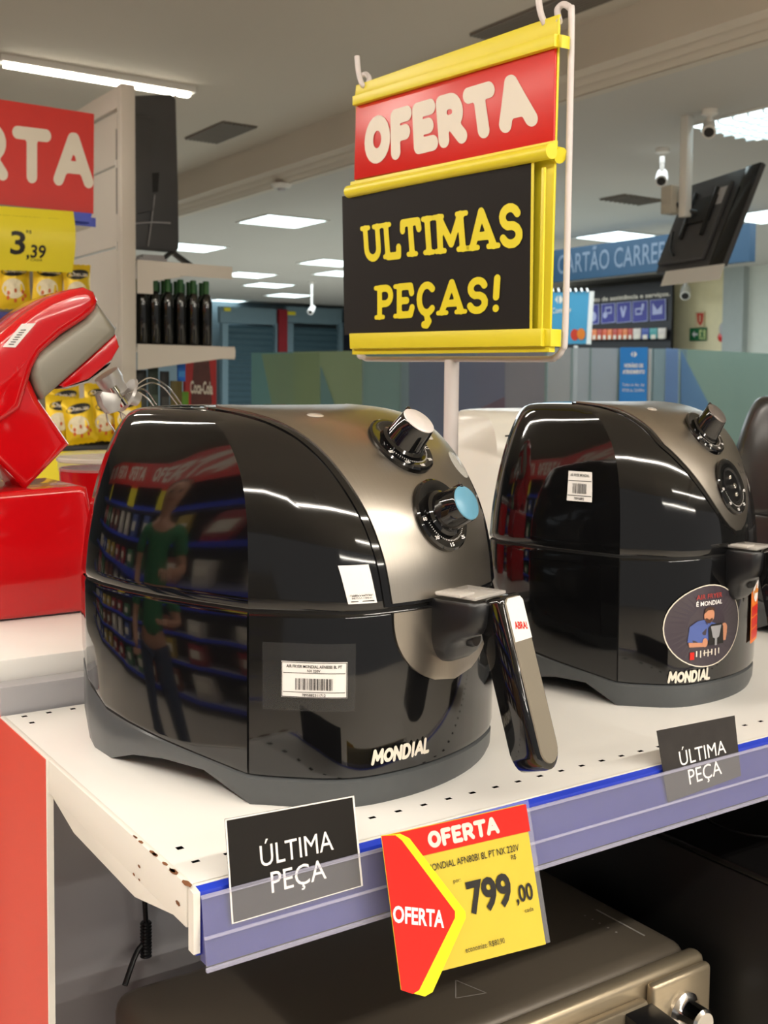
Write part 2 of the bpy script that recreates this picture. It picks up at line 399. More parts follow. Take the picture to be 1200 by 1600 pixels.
# worn rusty corner patch: real chipped paint look by small plates of rust colour
M_rust = mat('rust', (120, 74, 40), .8, var=.4, scale=80)
rnd = random.Random(3)
for i in range(16):
    y = rnd.uniform(0, .11)**1.0; z = rnd.choice((.0009, -.004, -.0315, -.02)) if i > 6 else .0009
    s = rnd.uniform(.0012, .0045)*(1.2 if y < .03 else .6)
    pl = [(-.0033 if z < 0 else rnd.uniform(-.003, .002), y+s*math.cos(a)*1.6, z+(s*math.sin(a)*.7 if z < 0 else 0)) for a in (0, 1.1, 2.2, 3.3, 4.4, 5.4)]
    if z > 0: pl = [(-.002+s*.8*math.sin(a), y+s*math.cos(a)*2, .0011) for a in (0, 1.1, 2.2, 3.3, 4.4, 5.4)]
    mesh('rust_chip', pl, [tuple(range(6))], M_rust, sh)
# price rail and clear label strip
Lx = SX1-SX0
prism('price_rail', [(0, -.003, -.001), (0, -.010, -.003), (0, -.011, -.052), (0, -.003, -.052)], (Lx, 0, 0), M_blue, sh)
prism('rail_insert', [(0.004, -.0115, -.006), (0.004, -.0225, -.0565), (0.004, -.011, -.0565), (0.004, -.0105, -.006)], (Lx, 0, 0), M_bluel, sh)
prism('label_holder', [(0.002, -.0175, -.005), (0.002, -.0215, -.030), (0.002, -.0265, -.0575), (0.002, -.0258, -.0577), (0.002, -.0205, -.030), (0.002, -.0167, -.005)], (Lx, 0, 0), M_clear, sh)
prism('holder_bead', [(0.002, -.0182, -.003), (0.002, -.0182, -.0055), (0.002, -.0160, -.0055), (0.002, -.0160, -.003)], (Lx, 0, 0), mat('clear_bead', (200, 200, 225), .1, alpha=.35), sh)
prism('holder_bead', [(0.002, -.0230, -.0335), (0.002, -.0233, -.0355), (0.002, -.0215, -.0355), (0.002, -.0215, -.0335)], (Lx, 0, 0), MATS['clear_bead'], sh)
prism('holder_bead', [(0.002, -.0275, -.0565), (0.002, -.0275, -.0590), (0.002, -.0245, -.0590), (0.002, -.0245, -.0565)], (Lx, 0, 0), MATS['clear_bead'], sh)

prism('rail_end', [(0, -.003, -.0005), (0, -.0125, -.002), (0, -.0125, -.050), (0, -.003, -.050)], (.0055, 0, 0), M_white, sh, off=(-.0025, 0, 0))

# rest of the gondola
gd = root('gondola_frame', (SX0, 1.31, 0), 0, 'grey metal gondola back with red end panel beneath the fryer shelf', 'gondola')
def Lg(p): return (p[0]-SX0, p[1]-1.31, p[2])
box('back_panel', 0, Lx, 0, .03, 0.02, 1.082, M_grey, gd)
box('end_panel', -.004, -.0005, -.184, .030, 0, 1.049, M_orange, gd).data.name = 'end_panel'
box('end_panel_edge', -.005, .0015, -.1875, -.184, 0, 1.051, M_white, gd)
box('upright', .002, .03, -.006, -.0005, 0.02, 1.018, mat('upright_grey', (140, 140, 142), .5), gd)
sl = root('lower_shelf', (SX0, .75, .44), 0, 'white lower shelf deck carrying the toaster oven', 'shelf')
box('deck', 0, .74, 0, .55, -.03, 0, M_white, sl, .002)
box('skirt', 0, .74, .02, .04, -.44, -.03, M_white, sl)
sc = root('back_shelf', (.33, 1.345, 1.115), 0, 'white raised counter shelf behind, carrying the red stand mixer', 'shelf')
ce = (aY(0, 1032, 1.345).z)-1.115
box('deck', 0, 2.37, 0, .55, -.035+ce, ce, M_deck, sc, .002)
box('riser_panel', 0, 2.37, .012, .03, -.6, -.036+ce, M_greyl, sc)
box('slot_strip', .025, .045, .009, .012, -.09, -.038+ce, M_white, sc)
ZC = 1.115+ce

# ------------------------------------------------------------------ air fryers
def crom(t, P):
    n = len(P); t = max(0, min(n-1-1e-9, t)); i = int(t); f = t-i
    p0 = P[max(i-1, 0)]; p1 = P[i]; p2 = P[min(i+1, n-1)]; p3 = P[min(i+2, n-1)]
    if i == 0: p0 = tuple(2*a-b for a, b in zip(p1, p2))
    if i+1 >= n-1: p3 = tuple(2*a-b for a, b in zip(p2, p1))
    return tuple(.5*((2*b)+(c-a)*f+(2*a-5*b+4*c-d)*f*f+(3*b-a-3*c+d)*f**3) for a, b, c, d in zip(p0, p1, p2, p3))
#        z     bf    xc    bc    xs    bb
ROWS = [(.183, .000, .170, .108, .180, .425), (.225, .007, .168, .110, .177, .420), (.265, .021, .165, .115, .171, .412),
        (.300, .044, .161, .126, .163, .402), (.328, .071, .156, .145, .154, .390), (.346, .100, .150, .168, .147, .378),
        (.3565, .135, .142, .198, .139, .366), (.3615, .172, .128, .226, .125, .352), (.364, .215, .095, .25, .09, .325), (.365, .25, .045, .27, .042, .295)]
NF, NS = 12, 10
def front_pts(r): z, bf, xc, bc, xs, bb = r; return [(0, bf), (.4*xc, bf+(bc-bf)*.085), (.72*xc, bf+(bc-bf)*.335), (xc, bc)]
def half(r):
    z, bf, xc, bc, xs, bb = r
    A = front_pts(r); A2 = [(-A[1][0], A[1][1])]+A
    out = []
    for i in range(NF+1):
        p = crom(1+3*i/NF, A2); out.append(p)
    B = [(xc, bc), (xs, bc+.36*(bb-bc)), (xs*.96, bc+.66*(bb-bc)), (xs*.80, bc+.90*(bb-bc)), (xs*.42, bc+.99*(bb-bc)), (0, bb)]
    for i in range(1, NS+1): out.append(crom(5*i/NS, B))
    return out                       # NF+NS+1 points from front centre to back centre
def loop(r):
    h = half(r); return h+[(-x, b) for x, b in h[-2:0:-1]]
NL = 2*(NF+NS)
R0 = ROWS[0]
# arc-length table of the lower front
_h = [crom(1+3*i/60, [(-front_pts(R0)[1][0], front_pts(R0)[1][1])]+front_pts(R0)) for i in range(61)]
_s = [0]
for a, b in zip(_h, _h[1:]): _s.append(_s[-1]+math.hypot(b[0]-a[0], b[1]-a[1]))
def lowsurf(s, z, off=.0012):
    a = abs(s); k = 0
    while k < 59 and _s[k+1] < a: k += 1
    f = (a-_s[k])/(_s[k+1]-_s[k]); x = _h[k][0]+(_h[k+1][0]-_h[k][0])*f; b = _h[k][1]+(_h[k+1][1]-_h[k][1])*f
    tx, tb = _h[k+1][0]-_h[k][0], _h[k+1][1]-_h[k][1]; l = math.hypot(tx, tb)
    nx, nb_ = tb/l, -tx/l
    x += nx*off; b += nb_*off
    return Vector((x if s >= 0 else -x, b, z))
def upsurf(x, t, off=.0):
    r = crom(t, ROWS); A = front_pts(r); A2 = [(-A[1][0], A[1][1])]+A
    lo, hi = 1, 4; a = abs(x)
    for _ in range(22):
        m = (lo+hi)/2
        if crom(m, A2)[0] < a: lo = m
        else: hi = m
    return Vector((x, crom(lo, A2)[1], r[0]))
def upn(x, t):
    e = .003; a = upsurf(x+e, t)-upsurf(x-e, t); b = upsurf(x, min(t+.05, 8.9))-upsurf(x, max(t-.05, 0)); n = a.cross(b).normalized()
    if n.y > 0: n = -n
    return n
def zlow(b): 
    return .028+(.014*max(0, min(1, (b-.1)/.12))+(.012*max(0, min(1, (b-.22)/.1)))+(.05*max(0, min(1, (b-.32)/.08))**1.5))
def zbot(b, x):
    if abs(x) < .06: return 0
    if .125 < b < .29:
        return .021*min(1, (b-.125)/.035, (.29-b)/.03)
    return 0
def loft(name, loops, m, parent, cap_top=False, cap_bot=False, closed=True, sharp_cols=(), ang=40):
    V = []; Fc = []; n = len(loops[0])
    for l in loops: V += l
    for j in range(len(loops)-1):
        for i in range(n if closed else n-1): Fc.append((j*n+i, j*n+(i+1) % n, (j+1)*n+(i+1) % n, (j+1)*n+i))
    if cap_top: Fc.append(tuple((len(loops)-1)*n+i for i in range(n)))
    if cap_bot: Fc.append(tuple(range(n-1, -1, -1)))
    o = mesh(name, V, Fc, m, parent, True, ang)
    if sharp_cols:
        me = o.data
        at = me.attributes.get('sharp_edge') or me.attributes.new('sharp_edge', 'BOOLEAN', 'EDGE')
        rows_max = sharp_cols[1]; cols = sharp_cols[0]
        for e in me.edges:
            a, b = e.vertices
            if a % n == b % n and a % n in cols and max(a//n, b//n) <= rows_max and a < n*len(loops): at.data[e.index].value = True
    return o

def make_fryer(name, loc, rz, label, kind, scl=1.0, mb=None, mp=None, msteel=None):
    mb = mb or M_black; mp = mp or M_ped; ms = msteel or M_steel
    r = root(name, loc, rz, label, 'air fryer', None); r.scale = scl if isinstance(scl, tuple) else (scl,)*3
    cr = (NF, NL-NF)
    low = loop(R0)
    def S(k, pts, dz): return pts
    def sc_(l, f): return [((x)*f, .2+(b-.2)*f) for x, b in l]
    # pedestal
    pl = []
    for f, top in ((.965, 0), (.988, .35), (.992, .9), (.975, 1.0)):
        q = sc_(low, f); pl.append([(x, b, (zbot(b, x)*(1-top)+zlow(b)*top) if top else zbot(b, x)) for x, b in q])
    inner = [(x*.8, .2+(b-.2)*.8, .03) for x, b in low]
    loft('pedestal', [[(p[0], p[1], .027) for p in inner]]+pl, mp, r, ang=50)
    # inner dark liner that shows in the seams
    q = sc_(low, .982); loft('inner_liner', [[(x, b, .03) for x, b in q], [(x, b, .20) for x, b in q]], M_gap, r, True, False)
    # drawer: front wrap, and the side housing, with an upright seam at the corner creases
    zs = [0, .04, .5, .97, 1]; fs = [.990, .996, 1, 1, .992]
    def strip(idx, nm):
        loops = []
        for t, f in zip(zs, fs):
            L = []
            for i in idx:
                x, b = low[i % NL]; z0 = zlow(b)+.0015; x *= f; b2 = .2+(b-.2)*f
                L.append((x, b2, z0+(.1800-z0)*t))
            loops.append(L)
        return loft(nm, loops, mb, r, closed=False)
    fr = list(range(-NF, NF+1)); sd = list(range(NF, NL-NF+1))
    def nud(L, k, other):  # pull the end columns 1.2 mm back from the seam
        return L
    d = strip(fr, 'drawer'); s = strip(sd, 'side_housing')
    for o, idx in ((d, fr), (s, sd)):
        n = len(idx)
        for v in o.data.vertices:
            c = v.index % n
            if c in (0, n-1):
                nb_ = 1 if c == 0 else n-2; w2 = o.data.vertices[v.index-c+nb_].co
                dv = (w2-v.co); dv.z = 0; v.co += dv.normalized()*.0011
    # upper dome
    loops = []
    T = [0, .06]+[i*.25 for i in range(1, 37)]
    for k, t in enumerate(T):
        rr = crom(t, ROWS); L = loop(rr); f = .992 if k == 0 else 1
        loops.append([((x)*f, .2+(b-.2)*f, rr[0]) for x, b in L])
    loft('upper_housing', loops, mb, r, True, False, sharp_cols=(cr, 23), ang=60)
    box('seam_band', -.001, .001, .2, .201, .181, .182, M_gap, r)
    # control plate
    if kind == 1:
        xw = lambda t: [.080, .083, .088, .094, .100, .106, .110, .112, .09][min(8, int(t))]*(1-(t-int(t)))+[.080, .083, .088, .094, .100, .106, .110, .112, .09][min(8, int(t)+1)]*(t-int(t))
        t0, t1 = .10, 7.55
    else:
        xw = lambda t: .112*min(1, (max(0, (t-.58)/2.9))**.5)*(.80+.2*min(1, t/5)) if t < 7 else .112
        t0, t1 = .60, 7.55
    nt_, nx = 44, 16
    def plate(nm, grow, off, m, tt0, tt1):
        V = []; Fc = []
        for lay in (0, 1):
            for j in range(nt_+1):
                t = tt0+(tt1-tt0)*j/nt_; w_ = xw(t)+grow
                for i in range(nx+1):
                    x = -w_+2*w_*i/nx; x = max(-.158, min(.158, x)); p = upsurf(x, t); V.append(p+upn(x, t)*(off if lay == 0 else -.001))
        N = (nt_+1)*(nx+1); row = nx+1
        for j in range(nt_):
            for i in range(nx): Fc.append((j*row+i, j*row+i+1, (j+1)*row+i+1, (j+1)*row+i))
        edge = [i for i in range(row)]+[j*row+nx for j in range(1, nt_+1)]+[nt_*row+i for i in range(nx-1, -1, -1)]+[j*row for j in range(nt_-1, 0, -1)]
        for a, b in zip(edge, edge[1:]+edge[:1]): Fc.append((a, b, N+b, N+a))
        return mesh(nm, V, Fc, m, r, True, 50)
    plate('plate_surround', .0075, .0013, mb, max(.03, t0-.16), t1+.1)
    plate('control_plate', 0, .0026, ms, t0, t1)
    # dials
    def frame(t):
        n = upn(0, t); p = upsurf(0, t, 0)+n*.0026; x = Vector((1, 0, 0)); y = n.cross(x).normalized()
        return p, Matrix((x, y, n)).transposed()
    for which, zt in (('time', .261), ('heat', .3255)):
        t = min((i*.02 for i in range(400)), key=lambda q: abs(crom(q, ROWS)[0]-zt)); p, A = frame(t)
        D = lathe('dial_ring', [(0, -.004), (.037, -.004), (.037, .001), (.035, .0028), (.027, .0030), (.024, .0016), (0, .0016)], M_black, r, 40, p, A)
        D['label'] = 'glossy black dial plate with white scale'
        mk = []
        for a in (range(200, 345, 36) if which == 'heat' else range(185, 350, 40)):
            c, s_ = math.cos(math.radians(a)), math.sin(math.radians(a))
            tv, tf = font({0: '80', 1: '120', 2: '160', 3: '200', 4: 'C'}[(a-185)//36 % 5] if which == 'heat' else {0: '60', 1: '30', 2: '15', 3: '5', 4: '0'}[(a-185)//40 % 5], .02)[0]
            mk.append(([(c*.0315+(u-.5)*.006, s_*.0315+(v-.5)*.0036) for u, v in tv], tf))
        for a in range(195, 345, 5):
            c, s_ = math.cos(math.radians(a)), math.sin(math.radians(a)); mk.append(([(c*.0268-s_*.0003, s_*.0268+c*.0003), (c*.0283-s_*.0003, s_*.0283+c*.0003), (c*.0283+s_*.0003, s_*.0283-c*.0003), (c*.0268+s_*.0003, s_*.0268-c*.0003)], [(0, 1, 2, 3)]))
        decal('dial_scale', joinVF(mk), lambda u, v, p=p, A=A: p+A @ Vector((u, v, .0034)), M_letw2, D)
        if kind == 2 and which == 'time':
            lathe('dial_socket', [(0, .0018), (.021, .0018), (.022, .0035), (.024, .0035), (.024, .0018)], M_satin, D, 32, p, A)
            for (sx_, sy_, rr_) in ((-.003, .011, .0028), (.004, -.001, .0036), (.002, -.012, .0030)):
                q = p+A @ Vector((sx_, sy_, 0)); lathe('screw', [(0, .006), (rr_*.7, .006), (rr_, .0045), (rr_, .0018)], M_chrome, D, 14, q, A)
            continue
        K = lathe('knob', [(.0235, .0016), (.0235, .005), (.0205, .007), (.0190, .020), (.0178, .031), (.0170, .0325), (.0150, .0325), (0, .0322)], M_black, r, 40, p, A)
        ca = 'knob_cap'
        capm = (mat('cap_silver_film', (222, 214, 212), .35, metal=.2, var=.12, scale=120) if which == 'heat' else mat('cap_blue_film', (96, 150, 176), .3, var=.08, scale=60)) if kind == 1 else mat('cap_grey', (120, 112, 108), .3, metal=.5)
        lathe(ca, [(0, .0345), (.0155, .0345), (.0170, .0335), (.0172, .0325)], capm, K, 40, p, A)
        bm = bmesh.new(); bx(bm, -.0022, .0022, .0150, .0195, .007, .0345, .0008)
        for v in bm.verts: v.co = p+A @ v.co
        bmobj('knob_pointer', bm, M_black, K, True)
    # indicator lamp window, round sticker, embossed mark
    for nm, x, t, rx, ry, m in (('indicator_window', .062, 4.15, .0075, .0045, mat('lamp_window', (200, 190, 180), .2, metal=.3)), ('indicator_window', -.058, 5.7, .010, .007, MATS['lamp_window'] if 'lamp_window' in MATS else None), ('round_seal', .083, 3.1, .013, .017, mat('seal_clear', (206, 204, 198), .15, alpha=.45))):
        if kind == 2 and nm == 'round_seal': continue
        m = MATS['lamp_window'] if nm != 'round_seal' else m
        n = upn(x, t); p = upsurf(x, t)+n*.0028; xa = Vector((1, 0, 0)); xa = (xa-n*xa.dot(n)).normalized(); A = Matrix((xa, n.cross(xa), n)).transposed()
        o = lathe(nm, [(0, .0008), (.8, .0008), (1, 0)], m, r, 24, (0, 0, 0), None)
        for v in o.data.vertices: v.co = p+A @ Vector((v.co.x*rx, v.co.y*ry, v.co.z))
    n = upn(.045, 2.9)
    decal('plate_symbol', joinVF([fit(font('Ready', 0)[0], .03, .262, .046, .2665), ellVF(.038, .273, .003, .003, 12)]), lambda u, v: (lambda t: upsurf(u+.02, t)+upn(u+.02, t)*.003)(min((i*.05 for i in range(120)), key=lambda q: abs(crom(q, ROWS)[0]-v-.012))), mat('symbol_grey', (90, 85, 80), .5), r)
    # steel crescent on the drawer
    if kind == 1:
        V = []; Fc = []; nj, ni = 16, 14
        for j in range(nj+1):
            t = j/nj; z = .1785-.074*t; w_ = .080*max(0.0, 1-t**2.3)**.5+.0004
            for i in range(ni+1): V.append(lowsurf(-w_+2*w_*i/ni, z, .002))
        for j in range(nj):
            for i in range(ni): Fc.append((j*(ni+1)+i, j*(ni+1)+i+1, (j+1)*(ni+1)+i+1, (j+1)*(ni+1)+i))
        N = len(V); V += [Vector((p.x*.99, p.y+.003, p.z)) for p in V[:N]]
        e = list(range(ni+1))+[j*(ni+1)+ni for j in range(1, nj+1)]+[nj*(ni+1)+i for i in range(ni-1, -1, -1)]+[j*(ni+1) for j in range(nj-1, 0, -1)]
        for a, b in zip(e, e[1:]+e[:1]): Fc.append((a, b, N+b, N+a))
        mesh('crescent_plate', V, Fc, ms, r, True, 50)
    # handle arm: U-shaped boss hollowed towards the grip
    rows = [(.1235, .012, -.004), (.1255, .020, -.010), (.131, .0275, -.015), (.139, .0325, -.018), (.146, .0345, -.022), (.152, .0355, -.033), (.158, .036, -.048), (.166, .036, -.052), (.184, .036, -.054), (.1875, .0345, -.052)]
    loops = []
    for z, hw, b in rows:
        L = []; nn = 20
        for k in range(nn):
            a = 2*PI*k/nn; cx = abs(math.cos(a))**.45*math.copysign(1, math.cos(a)); cy = abs(math.sin(a))**.45*math.copysign(1, math.sin(a))
            L.append((hw*cx, (b+.02)/2+(.02-b)/2*cy, z))
        loops.append(L)
    loft('handle_arm', loops, M_satin, r, True, True, ang=50)
    # release button
    lathe('release_button', [(0, .006), (.007, .006), (.0085, .003), (.0085, -.004)], M_satin, r, 20, (.0, -.021, .147), Matrix(((1, 0, 0), (0, 0, -1), (0, 1, 0))))
    # grip
    g0, g1 = Vector((0, -.050, .191)), Vector((0, -.098, .035)); ax = (g0-g1).normalized(); out = Vector((0, -1, 0)); out = (out-ax*out.dot(ax)).normalized(); side = Vector((1, 0, 0))
    def gp(s_, u, o_): return g1+ax*s_+side*u+out*o_
    LG = (g0-g1).length; hw = .0195
    def outline(hw, s0, s1):
        o = []
        for k in range(13): a = PI+PI*k/12; o.append((s0+hw+hw*math.sin(a), hw*math.cos(a)))
        o += [(s1-.006, hw), (s1-.002, hw-.002), (s1, hw-.006), (s1, -hw+.006), (s1-.002, -hw+.002), (s1-.006, -hw)]
        return o
    V = []; Fc = []; oo = outline(hw, 0, LG); n = len(oo)
    lay = [(-.0155, .90), (-.013, 1), (.010, 1), (.0135, .96), (.0150, .86)]
    for o_, f in lay:
        V += [gp(LG/2+(s_-LG/2)*(1-(1-f)*.25), u*f, o_) for s_, u in oo]
    for j in range(len(lay)-1):
        for i in range(n): Fc.append((j*n+i, j*n+(i+1) % n, (j+1)*n+(i+1) % n, (j+1)*n+i))
    Fc += [tuple(range(n)), tuple((len(lay)-1)*n+i for i in range(n))]
    g = mesh('handle_grip', V, Fc, M_black, r, True, 40)
    V = [gp(s_, u, .0152) for s_, u in outline(.0145, .006, LG-.003)]; n = len(V); V += [gp(s_, u, .0166) for s_, u in outline(.0140, .0065, LG-.0035)]
    mesh('grip_strip', V, [tuple(range(n, 2*n))]+[(i, (i+1) % n, n+(i+1) % n, n+i) for i in range(n)], M_strip, g, True, 40)['label'] = 'grey metal strip'
    if kind == 1:
        V = [gp(s_, u, .0170) for s_, u in [(LG-.044, -.0143), (LG-.044, .0143), (LG-.008, .0143), (LG-.004, .0105), (LG-.004, -.0105), (LG-.008, -.0143)]]
        mesh('pull_sticker', V, [tuple(range(6))], M_paper, g)['label'] = 'white sticker with red word'
        decal('sticker_word', fit(font('ABRA!', .03)[0], -.0095, 0, .0105, .0068), lambda u, v: gp(LG-.0335+v-u*.15, u, .0173), M_red, g)
    # clear clip on top of the arm
    bm = bmesh.new(); bx(bm, -.030, .022, -.045, .004, .1895, .1930, .001); bx(bm, -.040, -.016, -.035, -.006, .1925, .1955, .001)
    bmobj('clear_clip', bm, mat('clip_clear', (225, 220, 214), .12, alpha=.5, spec=.8), r, True)
    # logo lettering
    fx = (-.1005, -.034) if kind == 1 else (-.139, -.065)
    lg = strokes('mONDiAl', .125, gap=-.06, h=.05)
    sz = [1.25, 1.0, 1.0, 1.0, 1.0, 1.0, 1.18]
    decal('logo_lettering', lg, lambda u, v: lowsurf(fx[0]-.002+(fx[1]-fx[0])*u+.0015*v, .0405-(.0085 if kind == 2 else 0)+.0135*v), M_letw, r)
    # barcode sticker
    if kind == 1:
        s0, s1, z0, z1 = -.185, -.1255, .1045, .1375
        st = decal('barcode_sticker', rectVF(0, 0, 1, 1, 6, 2), lambda u, v: lowsurf(s0+(s1-s0)*u, z0+(z1-z0)*v, .0022), M_paper, r)
        st['label'] = 'white barcode sticker'
        pr = [rectVF(.03, .68, .97, .695, 6), rectVF(.03, .15, .97, .165, 6), rectVF(.01, .01, .99, .03, 6), rectVF(.01, .97, .99, .985, 6), rectVF(.005, .01, .015, .98), rectVF(.985, .01, .995, .98), barcodeVF(.22, .22, .80, .54),
              fit(font('AIR FRYER MONDIAL AFN80BI 8L PT', .015)[0], .08, .83, .92, .915), fit(font('NX 220V', .015)[0], .4, .72, .6, .79), fit(font('7895882311712', .01)[0], .32, .045, .68, .12)]
        decal('sticker_print', joinVF(pr), lambda u, v: lowsurf(s0+(s1-s0)*u, z0+(z1-z0)*v, .0026), M_print, st)
        # clear film patch around it
        decal('clear_film', rectVF(0, 0, 1, 1, 6, 2), lambda u, v: lowsurf(-.203+.085*u, .092+.062*v, .0016), mat('film', (120, 120, 120), .12, alpha=.10), r)
        # info sticker (no code): white with small grey text
        def info(u, v, off=.003):
            x = -.122+.023*u+.004*(1-v); z = .190+.034*v
            t = min((i*.02 for i in range(120)), key=lambda q: abs(crom(q, ROWS)[0]-z)); return upsurf(x, t)+upn(x, t)*off
        st = decal('info_sticker', rectVF(0, 0, 1, 1, 3, 4), lambda u, v: info(u, v, .0018), M_paper, r); st['label'] = 'small white info sticker'
        decal('sticker_print', joinVF([fit(font('ACESSE E CONHECA', .01)[0], .1, .2, .9, .25), fit(font('NOSSA LINHA', .01)[0], .15, .12, .85, .17), rectVF(.1, .05, .9, .065)]), lambda u, v: info(u, v, .0024), M_print, st)
    # food sticker on the right of the handle, with red and orange fields
    s0, s1, z0, z1 = .048, .105, .060, .165
    if kind == 1: lowsurf_ = lambda s_, z, off=.0: gp(LG-.092+(z-z0)/(z1-z0)*.088, .0200+(s_-s0)/(s1-s0)*.020, -.008+off)
    else: lowsurf_ = lowsurf
    mo = mat('sticker_orange', (236, 120, 30), .4)
    st = decal('food_sticker', rectVF(0, 0, 1, 1, 5, 2), lambda u, v: lowsurf_(s0+(s1-s0)*u, z0+(z1-z0)*v, .0028), mo, r); st['label'] = 'orange and red food sticker'
    decal('sticker_field', joinVF([rectVF(.08, .04, .92, .16, 4), rectVF(.08, .18, .92, .30, 4), rectVF(.08, .32, .92, .44, 4)]), lambda u, v: lowsurf_(s0+(s1-s0)*u, z0+(z1-z0)*v, .0032), M_red, st)
    decal('sticker_dish', ellVF(.5, .70, .38, .22), lambda u, v: lowsurf_(s0+(s1-s0)*u, z0+(z1-z0)*v, .0034), M_paper, st)
    fr_ = []
    for k in range(9):
        a = rnd.uniform(-.6, .6); cx, cy = rnd.uniform(.3, .7), rnd.uniform(.58, .82); c, s_ = math.cos(a), math.sin(a)
        fr_.append(([(cx+c*i*.2-s_*j*.02, cy+(s_*i*.2+c*j*.02)*.8) for i, j in ((-1, -1), (1, -1), (1, 1), (-1, 1))], [(0, 1, 2, 3)]))
    decal('sticker_food', joinVF(fr_), lambda u, v: lowsurf_(s0+(s1-s0)*u, z0+(z1-z0)*v, .0037), mat('fries', (214, 130, 40), .5), st)
    if kind == 2:
        # round advert: grey-violet disc, man in blue shirt holding a fryer
        cs, cz, R_ = -.075, .098, .050
        def dm(o): return lambda u, v: lowsurf(cs+R_*1.5*u, cz+R_*v, o)
        rg = [([(0, 0)]+[(rr*math.cos(2*PI*k/40), rr*math.sin(2*PI*k/40)) for rr in (.5, 1) for k in range(40)],
               [(0, 1+k, 1+(k+1) % 40) for k in range(40)]+[(1+k, 41+k, 41+(k+1) % 40, 1+(k+1) % 40) for k in range(40)])]
        ds = decal('round_advert', joinVF(rg), dm(.0022), mat('advert_violet_grey', (66, 58, 66), .3, var=.3, scale=14), r); ds['label'] = 'round advert sticker of a man in a blue shirt with a fryer'
        rim = joinVF([([(rr*math.cos(2*PI*k/40), rr*math.sin(2*PI*k/40)) for rr in (.975, 1.0) for k in range(40)], [(k, 40+k, 40+(k+1) % 40, (k+1) % 40) for k in range(40)])])
        decal('advert_rim', rim, dm(.0028), M_letw, ds)
        decal('advert_words_red', fit(font('AIR FRYER', .01)[0], -.32, .66, .38, .78), dm(.003), mat('advert_red', (170, 60, 56), .5), ds)
        decal('advert_words_white', fit(font('É MONDIAL', .02)[0], -.32, .50, .38, .61), dm(.003), M_letw2, ds)
        skin_ = mat('print_skin', (196, 136, 104), .5)
        decal('advert_shirt', joinVF([polyVF([(-.50, -.35), (-.46, .02), (-.28, .14), (-.1, .16), (.02, .12), (.14, .06), (.3, .0), (.1, -.3), (-.1, -.42)])]), dm(.003), mat('print_shirt', (78, 96, 160), .5), ds)
        decal('advert_skin', joinVF([ellVF(.02, .26, .14, .19), polyVF([(-.48, -.36), (-.1, -.40), (-.1, -.5), (-.46, -.47)]), ellVF(-.08, -.40, .07, .11), ellVF(.46, -.12, .10, .13), polyVF([(.45, -.1), (.56, -.2), (.52, -.42), (.42, -.42)])]), dm(.0034), skin_, ds)
        decal('advert_hair', joinVF([polyVF([(-.12, .3), (-.1, .42), (.02, .47), (.15, .42), (.16, .33), (.1, .38), (-.02, .38)]), polyVF([(-.1, .18), (-.06, .2), (.02, .15), (.1, .19), (.12, .14), (.04, .06), (-.06, .08)])]), dm(.0038), mat('print_hair', (70, 44, 30), .6), ds)
        decal('advert_fryer', joinVF([polyVF([(.02, -.48), (.0, -.05), (.08, .03), (.36, .03), (.42, -.05), (.44, -.48)])]), dm(.0038), M_print, ds)
        decal('advert_fryer_plate', joinVF([polyVF([(.06, -.02), (.36, -.02), (.30, -.30), (.21, -.34), (.12, -.30)]), rectVF(.18, -.5, .24, -.3)]), dm(.0041), mat('print_silver', (150, 150, 154), .4), ds)
        decal('advert_cutlery', joinVF([rectVF(-.30+.1*k, -.72-.03*(k % 2), -.27+.1*k, -.58) for k in range(7)]+[rectVF(-.12, -.66, .1, -.64)]), dm(.003), M_letw, ds)
        decal('advert_red_box', joinVF([rectVF(-.44, -.78, -.34, -.60)]), dm(.0032), M_red, ds)
        # barcode sticker on the upper left side
        def side(u, v, off=0):
            t = 1.45+.95*v; rr = crom(t, ROWS); B = [(rr[2], rr[3]), (rr[4], rr[3]+.36*(rr[5]-rr[3])), (rr[4]*.96, rr[3]+.66*(rr[5]-rr[3]))]
            q = crom(.85-.42*u, B); return Vector((-q[0]-.0015-off, q[1], rr[0]+.0006))
        st = decal('barcode_sticker', rectVF(0, 0, 1, 1, 4, 3), side, M_paper, r); st['label'] = 'white barcode sticker'
        decal('sticker_print', joinVF([barcodeVF(.22, .25, .8, .58), rectVF(.03, .66, .97, .68, 3), rectVF(.03, .17, .97, .19, 3), fit(font('AIR FRYER MONDIAL', .01)[0], .1, .82, .9, .92), fit(font('7895882', .01)[0], .3, .05, .7, .13)]), lambda u, v: side(u, v, .0006), M_print, st)
    return r
M_fry3 = mat('charcoal_plastic', (48, 46, 46), .25, var=.1)
make_fryer('air_fryer', (.655, .848, SZ), math.radians(17), 'large glossy black air fryer with blue-capped knob, nearest on the white shelf', 1)
make_fryer('air_fryer', (1.145, .903, SZ), math.radians(12.5), 'glossy black air fryer with a missing lower knob and round advert sticker', 2, (.85, .76, 1.01))
make_fryer('air_fryer', (1.66, .93, SZ), math.radians(8), 'charcoal air fryer partly cut by the right edge of the picture', 2, (.85, .76, 1.04), M_fry3)

